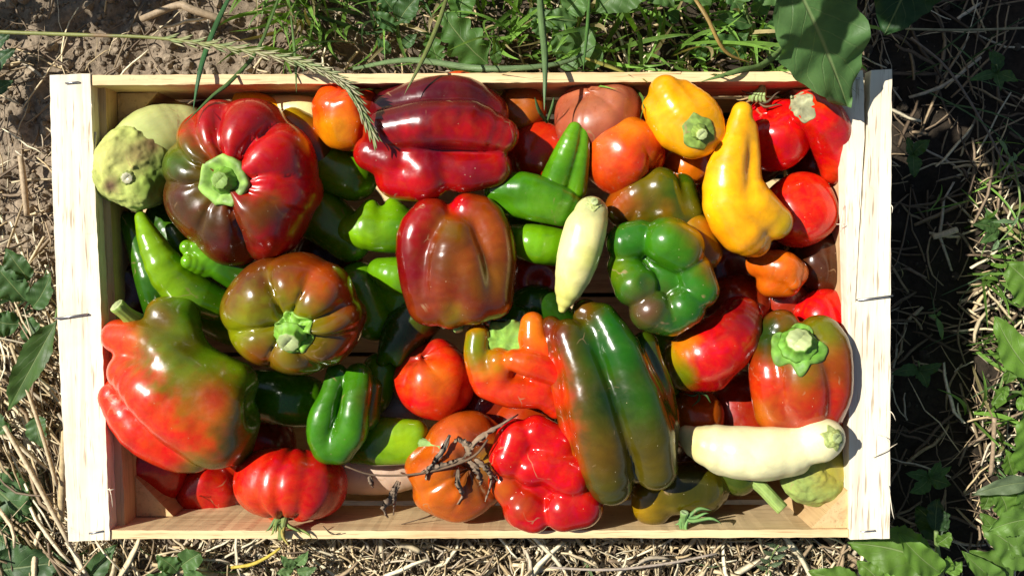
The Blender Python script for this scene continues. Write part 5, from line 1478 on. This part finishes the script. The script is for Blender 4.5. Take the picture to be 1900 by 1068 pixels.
# knotgrass sprig in the dark at right
plant('knotgrass_sprig', 'thin pale knotgrass stem with tiny leaves in the dark at right', 'weed', (1890, 400, -14),
      [[(1850, 255, -10, 1.6), (1878, 300, -9.6, 1.8), (1892, 360, -9.6, 1.8), (1886, 410, -10, 1.6), (1842, 462, -10.4, 1.3)]],
      [((1884, 412, -9.8), (1838, 412, -9.6), 8, dict(kind='lance')), ((1880, 290, -9.4), (1870, 306, -9.2), 8, dict(kind='lance')), ((1884, 300, -9.4), (1880, 282, -9.2), 7, dict(kind='lance')), ((1852, 258, -9.8), (1868, 290, -9.4), 8, dict(kind='lance')), ((1852, 445, -10), (1838, 466, -10), 10, dict(kind='lance')), ((1874, 420, -10), (1890, 400, -9.6), 8, dict(kind='lance'))], (0.16, 0.26, 0.12))
plant('litter_sprout', 'tiny sprout with narrow leaves in the dark right of the crate', 'weed', (1745, 590, -14), [[(1738, 600, -13, 1.2), (1735, 585, -12.4, 1.2)]],
      [((1738, 588, -12.2), (1748, 632, -11.8), 11, dict(kind='lance')), ((1738, 588, -12.2), (1722, 584, -11.8), 8, dict(kind='lance')), ((1738, 586, -12.2), (1745, 575, -11.8), 7, dict(kind='lance'))], (0.16, 0.28, 0.08))

# small weeds in the shade right of the crate
for i_, (px, py, lab) in enumerate(((1700, 700, 'small weed in the crate shadow, upper of the two near the lower right'), (1720, 900, 'leafy weed in the crate shadow above the toothed-leaf plant'), (1850, 440, 'small weed at the right edge below the knotgrass'), (1845, 150, 'little weed in the shade at the upper right'), (1690, 300, 'tiny weed in the crate shadow beside the split batten'))):
    rs_ = random.Random(100 + i_)
    plant('shade_weed', lab, 'weed', (px, py, -14), [[(px, py, -13.6, 2), (px + 6, py - 14, -12.4, 2), (px + 4, py - 30, -11.4, 1.6)]],
          [((px + 4, py - 14, -12), (px + math.cos(q) * rs_.uniform(34, 60), py - 14 + math.sin(q) * rs_.uniform(30, 50), -11.4), rs_.uniform(18, 30), dict(kind=rs_.choice(['ovate', 'lance', 'serrate']))) for q in sorted(rs_.uniform(0, 6.28) for k_ in range(rs_.choice([3, 4, 5])))], (0.07, 0.15, 0.035))
# ------------------------------------------------------------------ grass
def blade_arrays(base, tip, arch, w, rs, ns=8, side=0.0):
    """thin folded blade; base/tip world arrays (n,3)"""
    n = len(base)
    t = np.linspace(0, 1, ns)
    d = tip - base
    L = np.linalg.norm(d, axis=1)
    hz = np.stack([-d[:, 1], d[:, 0], 0 * L], 1)
    hl = np.linalg.norm(hz, axis=1) + 1e-6
    s = hz / hl[:, None]
    sd = rs.normal(0, 0.06, n) + side
    C = base[:, None] + d[:, None] * t[None, :, None] + np.array([0, 0, 1.0])[None, None] * (arch[:, None] * L[:, None] * (4 * t * (1 - t))[None])[..., None] + s[:, None] * (sd[:, None] * L[:, None] * (4 * t * (1 - t))[None])[..., None]
    ww = (np.minimum(1, 0.5 + t * 2) * (1 - t ** 3) + 0.03)[None, :, None] * w[:, None, None] * 0.5
    fold = np.array([0, 0, 1.0]) * 0.35
    rl = rs.uniform(-0.8, 0.8, n)
    sv = s * np.cos(rl)[:, None] + np.array([0, 0, 1.0]) * np.sin(rl)[:, None]
    V = np.stack([C - sv[:, None] * ww + fold * ww, C, C + sv[:, None] * ww + fold * ww], 2)
    V = V.reshape(-1, 3)
    F = []
    for i in range(ns - 1):
        for j in (0, 1):
            F.append((i * 3 + j, i * 3 + j + 1, (i + 1) * 3 + j + 1, (i + 1) * 3 + j))
    F = np.array(F)
    FF = (F[None] + (np.arange(n) * ns * 3)[:, None, None]).reshape(-1, 4)
    uv = np.tile(np.stack([np.repeat(t, 3), np.tile([-1, 0, 1], ns)], 1), (n, 1))
    return V, FF, uv

GR = []
def tuft(px, py, spread, n, reach, h, seed, dirm=None, dirs=1.5, w=(0.0014, 0.0042), col=(0.15, 0.29, 0.045), dry_=0.12):
    rs = np.random.default_rng(seed)
    n = max(6, int(n * 0.6))
    X, Y = gpx(px + rs.normal(0, spread, n), py + rs.normal(0, spread * 0.7, n))
    ok = ~inside_crate(X, Y, 0.003)
    X, Y = X[ok], Y[ok]; n = len(X)
    a = rs.uniform(0, 6.28, n) if dirm is None else rs.normal(dirm, dirs, n)
    r = rs.uniform(0.2, 1, n) * reach
    B_ = np.stack([X, Y, gheight(X, Y)], 1)
    T_ = np.stack([X + np.cos(a) * r, Y + np.sin(a) * r, rs.uniform(0.4, 1.0, n) * h], 1)
    low = inside_crate(T_[:, 0], T_[:, 1], 0.01)
    T_[low, 2] = np.maximum(T_[low, 2], HRIM + 0.01)
    V, F, uv = blade_arrays(B_, T_, rs.uniform(0.05, 0.3, n), rs.uniform(*w, n), rs)
    c = np.array(col) * rs.uniform(0.6, 1.4, (n, 1))
    dm = rs.random(n) < dry_
    c[dm] = np.array((0.36, 0.30, 0.14)) * rs.uniform(0.7, 1.2, (dm.sum(), 1))
    GR.append((V, F, uv, np.repeat(c, 24, 0)))
tuft(540, -40, 34, 60, 0.05, 0.07, 31, rad(-85), 0.5)
tuft(560, 30, 26, 40, 0.04, 0.06, 32, rad(-90), 0.6)
tuft(600, 60, 30, 26, 0.04, 0.05, 33)
tuft(680, 40, 60, 50, 0.05, 0.05, 34, col=(0.05, 0.11, 0.03))
tuft(800, 20, 70, 60, 0.05, 0.05, 35)
tuft(960, 30, 50, 70, 0.06, 0.07, 36)
tuft(1080, 60, 60, 60, 0.05, 0.06, 37)
tuft(1240, 50, 70, 70, 0.06, 0.06, 38)
tuft(1360, 70, 60, 60, 0.05, 0.06, 39)
tuft(1120, -60, 160, 120, 0.06, 0.07, 40)
tuft(1480, 60, 60, 40, 0.05, 0.05, 41)
tuft(700, -80, 160, 90, 0.06, 0.07, 42)
tuft(1835, 500, 22, 26, 0.05, 0.05, 65)
tuft(1840, 640, 22, 26, 0.05, 0.05, 66)
tuft(1830, 780, 20, 26, 0.05, 0.05, 67)
tuft(1850, 400, 26, 20, 0.05, 0.04, 68)
tuft(1880, 620, 40, 30, 0.05, 0.05, 61)
tuft(1870, 330, 60, 24, 0.06, 0.04, 62, w=(0.0008, 0.0018))
tuft(900, 90, 160, 60, 0.05, 0.06, 63)
tuft(1300, 90, 120, 60, 0.05, 0.06, 64)
tuft(1760, 120, 100, 26, 0.09, 0.03, 43, rad(10), 0.7, (0.0007, 0.0014), (0.07, 0.13, 0.05))
tuft(1860, 700, 26, 14, 0.04, 0.04, 44, w=(0.0008, 0.0018), col=(0.13, 0.24, 0.08))
tuft(1840, 860, 26, 14, 0.04, 0.05, 45, w=(0.0008, 0.0018), col=(0.13, 0.24, 0.08))
tuft(480, 1050, 50, 30, 0.03, 0.03, 46, w=(0.0006, 0.0014), col=(0.11, 0.2, 0.06))
tuft(220, 1040, 60, 26, 0.04, 0.03, 47, col=(0.06, 0.14, 0.05))
tuft(1040, 1050, 30, 10, 0.04, 0.04, 48, rad(-60), 0.4, col=(0.16, 0.24, 0.1))
tuft(1250, 1040, 120, 16, 0.03, 0.03, 49, w=(0.0006, 0.0012), col=(0.11, 0.18, 0.07))
tuft(60, 560, 40, 20, 0.04, 0.03, 50, col=(0.06, 0.13, 0.05))
tuft(1780, 560, 90, 18, 0.04, 0.02, 51, w=(0.0006, 0.0012), col=(0.10, 0.16, 0.08))
o_ = 0; VV, FF, CC, UU = [], [], [], []
for v, f, u_, c in GR:
    VV.append(v); FF.append(f + o_); CC.append(c); UU.append(u_); o_ += len(v)
setp(mk('grass', np.vstack(VV), np.vstack(FF), M_GRASS, None, np.vstack(CC), np.vstack(UU)), 'thin green grass growing along the top board and around the crate', 'grass', kind='stuff')

def one_blade(label, pts, w, col=(0.12, 0.22, 0.05)):
    """a single blade that stands out; px points from base to tip, width px"""
    C = catmull([(*W(x, y, z), 0) for x, y, z in pts], 22)[:, :3]
    n = len(C)
    wm = w * S(pts[1][0], pts[1][1], pts[1][2]) / 2
    V, F, uv = [], [], []
    for i in range(n):
        t = i / (n - 1)
        d = Vector(C[min(i + 1, n - 1)] - C[max(0, i - 1)]).normalized()
        s_ = d.cross(Vector((0, 0, 1)))
        s_ = s_.normalized() if s_.length > 1e-4 else Vector((1, 0, 0))
        u_ = s_.cross(d)
        ww = wm * (min(1, 0.55 + t * 1.5) * (1 - t ** 4) + 0.04)
        for q, h_ in ((-1, 0.35), (0, 0), (1, 0.35), (0, -0.12)):
            V.append((Vector(C[i]) + s_ * ww * q + u_ * ww * h_)[:]); uv.append((t, q))
    for i in range(n - 1):
        for j in range(4):
            F.append((i * 4 + j, i * 4 + (j + 1) % 4, (i + 1) * 4 + (j + 1) % 4, (i + 1) * 4 + j))
    return setp(mk('meadow_stalk', V, F, M_GRASS, None, np.tile(np.array(col), (len(V), 1)), np.array(uv)), label, 'grass stalk')
one_blade('tall upright grass blade crossing the top board right of centre', [(998, -60, -8), (1004, 30, -2), (1011, 110, 1.6), (1010, 205, 2.2)], 13, (0.16, 0.26, 0.10))
one_blade('slanting olive grass blade whose tip touches the glossy red pepper', [(840, -40, -6), (815, 40, -1), (785, 110, 1.5), (750, 176, 2.0)], 9, (0.20, 0.24, 0.07))
one_blade('dark green grass blade leaning over the soil at top left', [(440, -30, -8), (405, 40, -3), (375, 120, 0.5), (358, 205, 0.6)], 11, (0.05, 0.15, 0.05))
one_blade('long green grass blade slanting from the tuft onto the big bell pepper', [(520, -10, -9), (480, 90, -3), (430, 150, 0.4), (395, 178, 1.2), (342, 230, 2.6)], 8, (0.10, 0.18, 0.05))
one_blade('pale grass blade arching along the top board at centre', [(655, 128, -10), (760, 112, -6), (900, 128, -3), (1040, 118, -3), (1110, 82, -4)], 11, (0.17, 0.26, 0.11))
one_blade('shiny grass blade lying over the top board near the yellow pepper', [(1480, 60, -8), (1420, 118, -2), (1370, 132, 0.3), (1300, 152, 0.5)], 12, (0.17, 0.27, 0.08))
one_blade('brown dry grass blade crossing the weeds at top right', [(1270, -30, -6), (1310, 30, -5), (1345, 95, -5.4), (1395, 118, -6.5)], 8, (0.40, 0.27, 0.08))
one_blade('short vertical grass blade just above the top board right of centre', [(1095, -20, -8), (1090, 50, -4), (1082, 132, -0.8)], 7, (0.10, 0.22, 0.05))
one_blade('yellowish grass blade touching the top board right of the upright blade', [(1085, 108, -6), (1130, 124, -3), (1170, 140, 0.2)], 8, (0.30, 0.28, 0.06))
one_blade('fine grass blade hanging over the top board left of the ear', [(540, 30, -6), (548, 110, -1), (550, 172, 0.6)], 5, (0.14, 0.24, 0.07))
one_blade('bright upright grass blade in the weeds above the yellow pepper', [(1190, 120, -9), (1188, 80, -7), (1182, 60, -6)], 9, (0.14, 0.30, 0.07))
one_blade('small sprig of grass inside the crate under the upright blade', [(1015, 228, -1), (1000, 205, 0.0), (992, 180, 0.6)], 7, (0.14, 0.24, 0.08))
one_blade('second small grass tip inside the crate right of the upright blade', [(1015, 228, -1), (1024, 200, 0.2), (1028, 180, 0.6)], 6, (0.14, 0.24, 0.08))

# grass ear drooping over the top board
ear = empty('grass_ear', W(0, 60, -6), 'ryegrass ear on a long stem drooping over the top board', 'grass stalk')
stem_pts = [(-40, 58, -5, 3.4), (60, 62, -4, 3.6), (180, 66, -2.6, 3.4), (280, 70, -1.4, 3.0), (400, 84, 0.2, 2.4), (520, 106, 1.6, 2.0), (600, 132, 2.4, 1.8), (650, 170, 2.7, 1.6), (690, 245, 2.6, 1.0)]
SC_ = catmull(chain_world(stem_pts), 48)
V, F = tube(SC_, 7)
cc = np.tile(np.array((0.26, 0.28, 0.09)), (len(V), 1)); cc[7 * 12:7 * 14] = (0.3, 0.2, 0.1)
mk('stem', V, F, M_GRASS, ear, cc, np.zeros((len(V), 2)))
path = SC_[:, :3]
st_i = int(len(path) * 0.40)
k_ = 0
sp_v = None
for q in np.linspace(st_i, len(path) - 1, 46):
    i = int(q); f = q - i
    P = Vector(path[i] * (1 - f) + path[min(i + 1, len(path) - 1)] * f)
    d = Vector(path[min(i + 1, len(path) - 1)] - path[max(i - 1, 0)]).normalized()
    s_ = d.cross(Vector((0, 0, 1))).normalized() * (1 if k_ % 2 else -1)
    for m_ in range(2):
        dd = (d * 1.0 + s_ * (0.15 + 0.17 * m_) + Vector((0, 0, 0.12 * (1 - m_)))).normalized()
        tt = (q - st_i) / (len(path) - st_i)
        sepal_part(ear, P + d * 0.001 * m_, dd, (0, 0, 1), 0.0135 * (1 - 0.25 * tt), 0.00085, 0.02, random.choice([(0.34, 0.36, 0.16), (0.26, 0.33, 0.13), (0.45, 0.42, 0.24)]), 'spikelet', M_GRASS, 0.015)
    k_ += 1
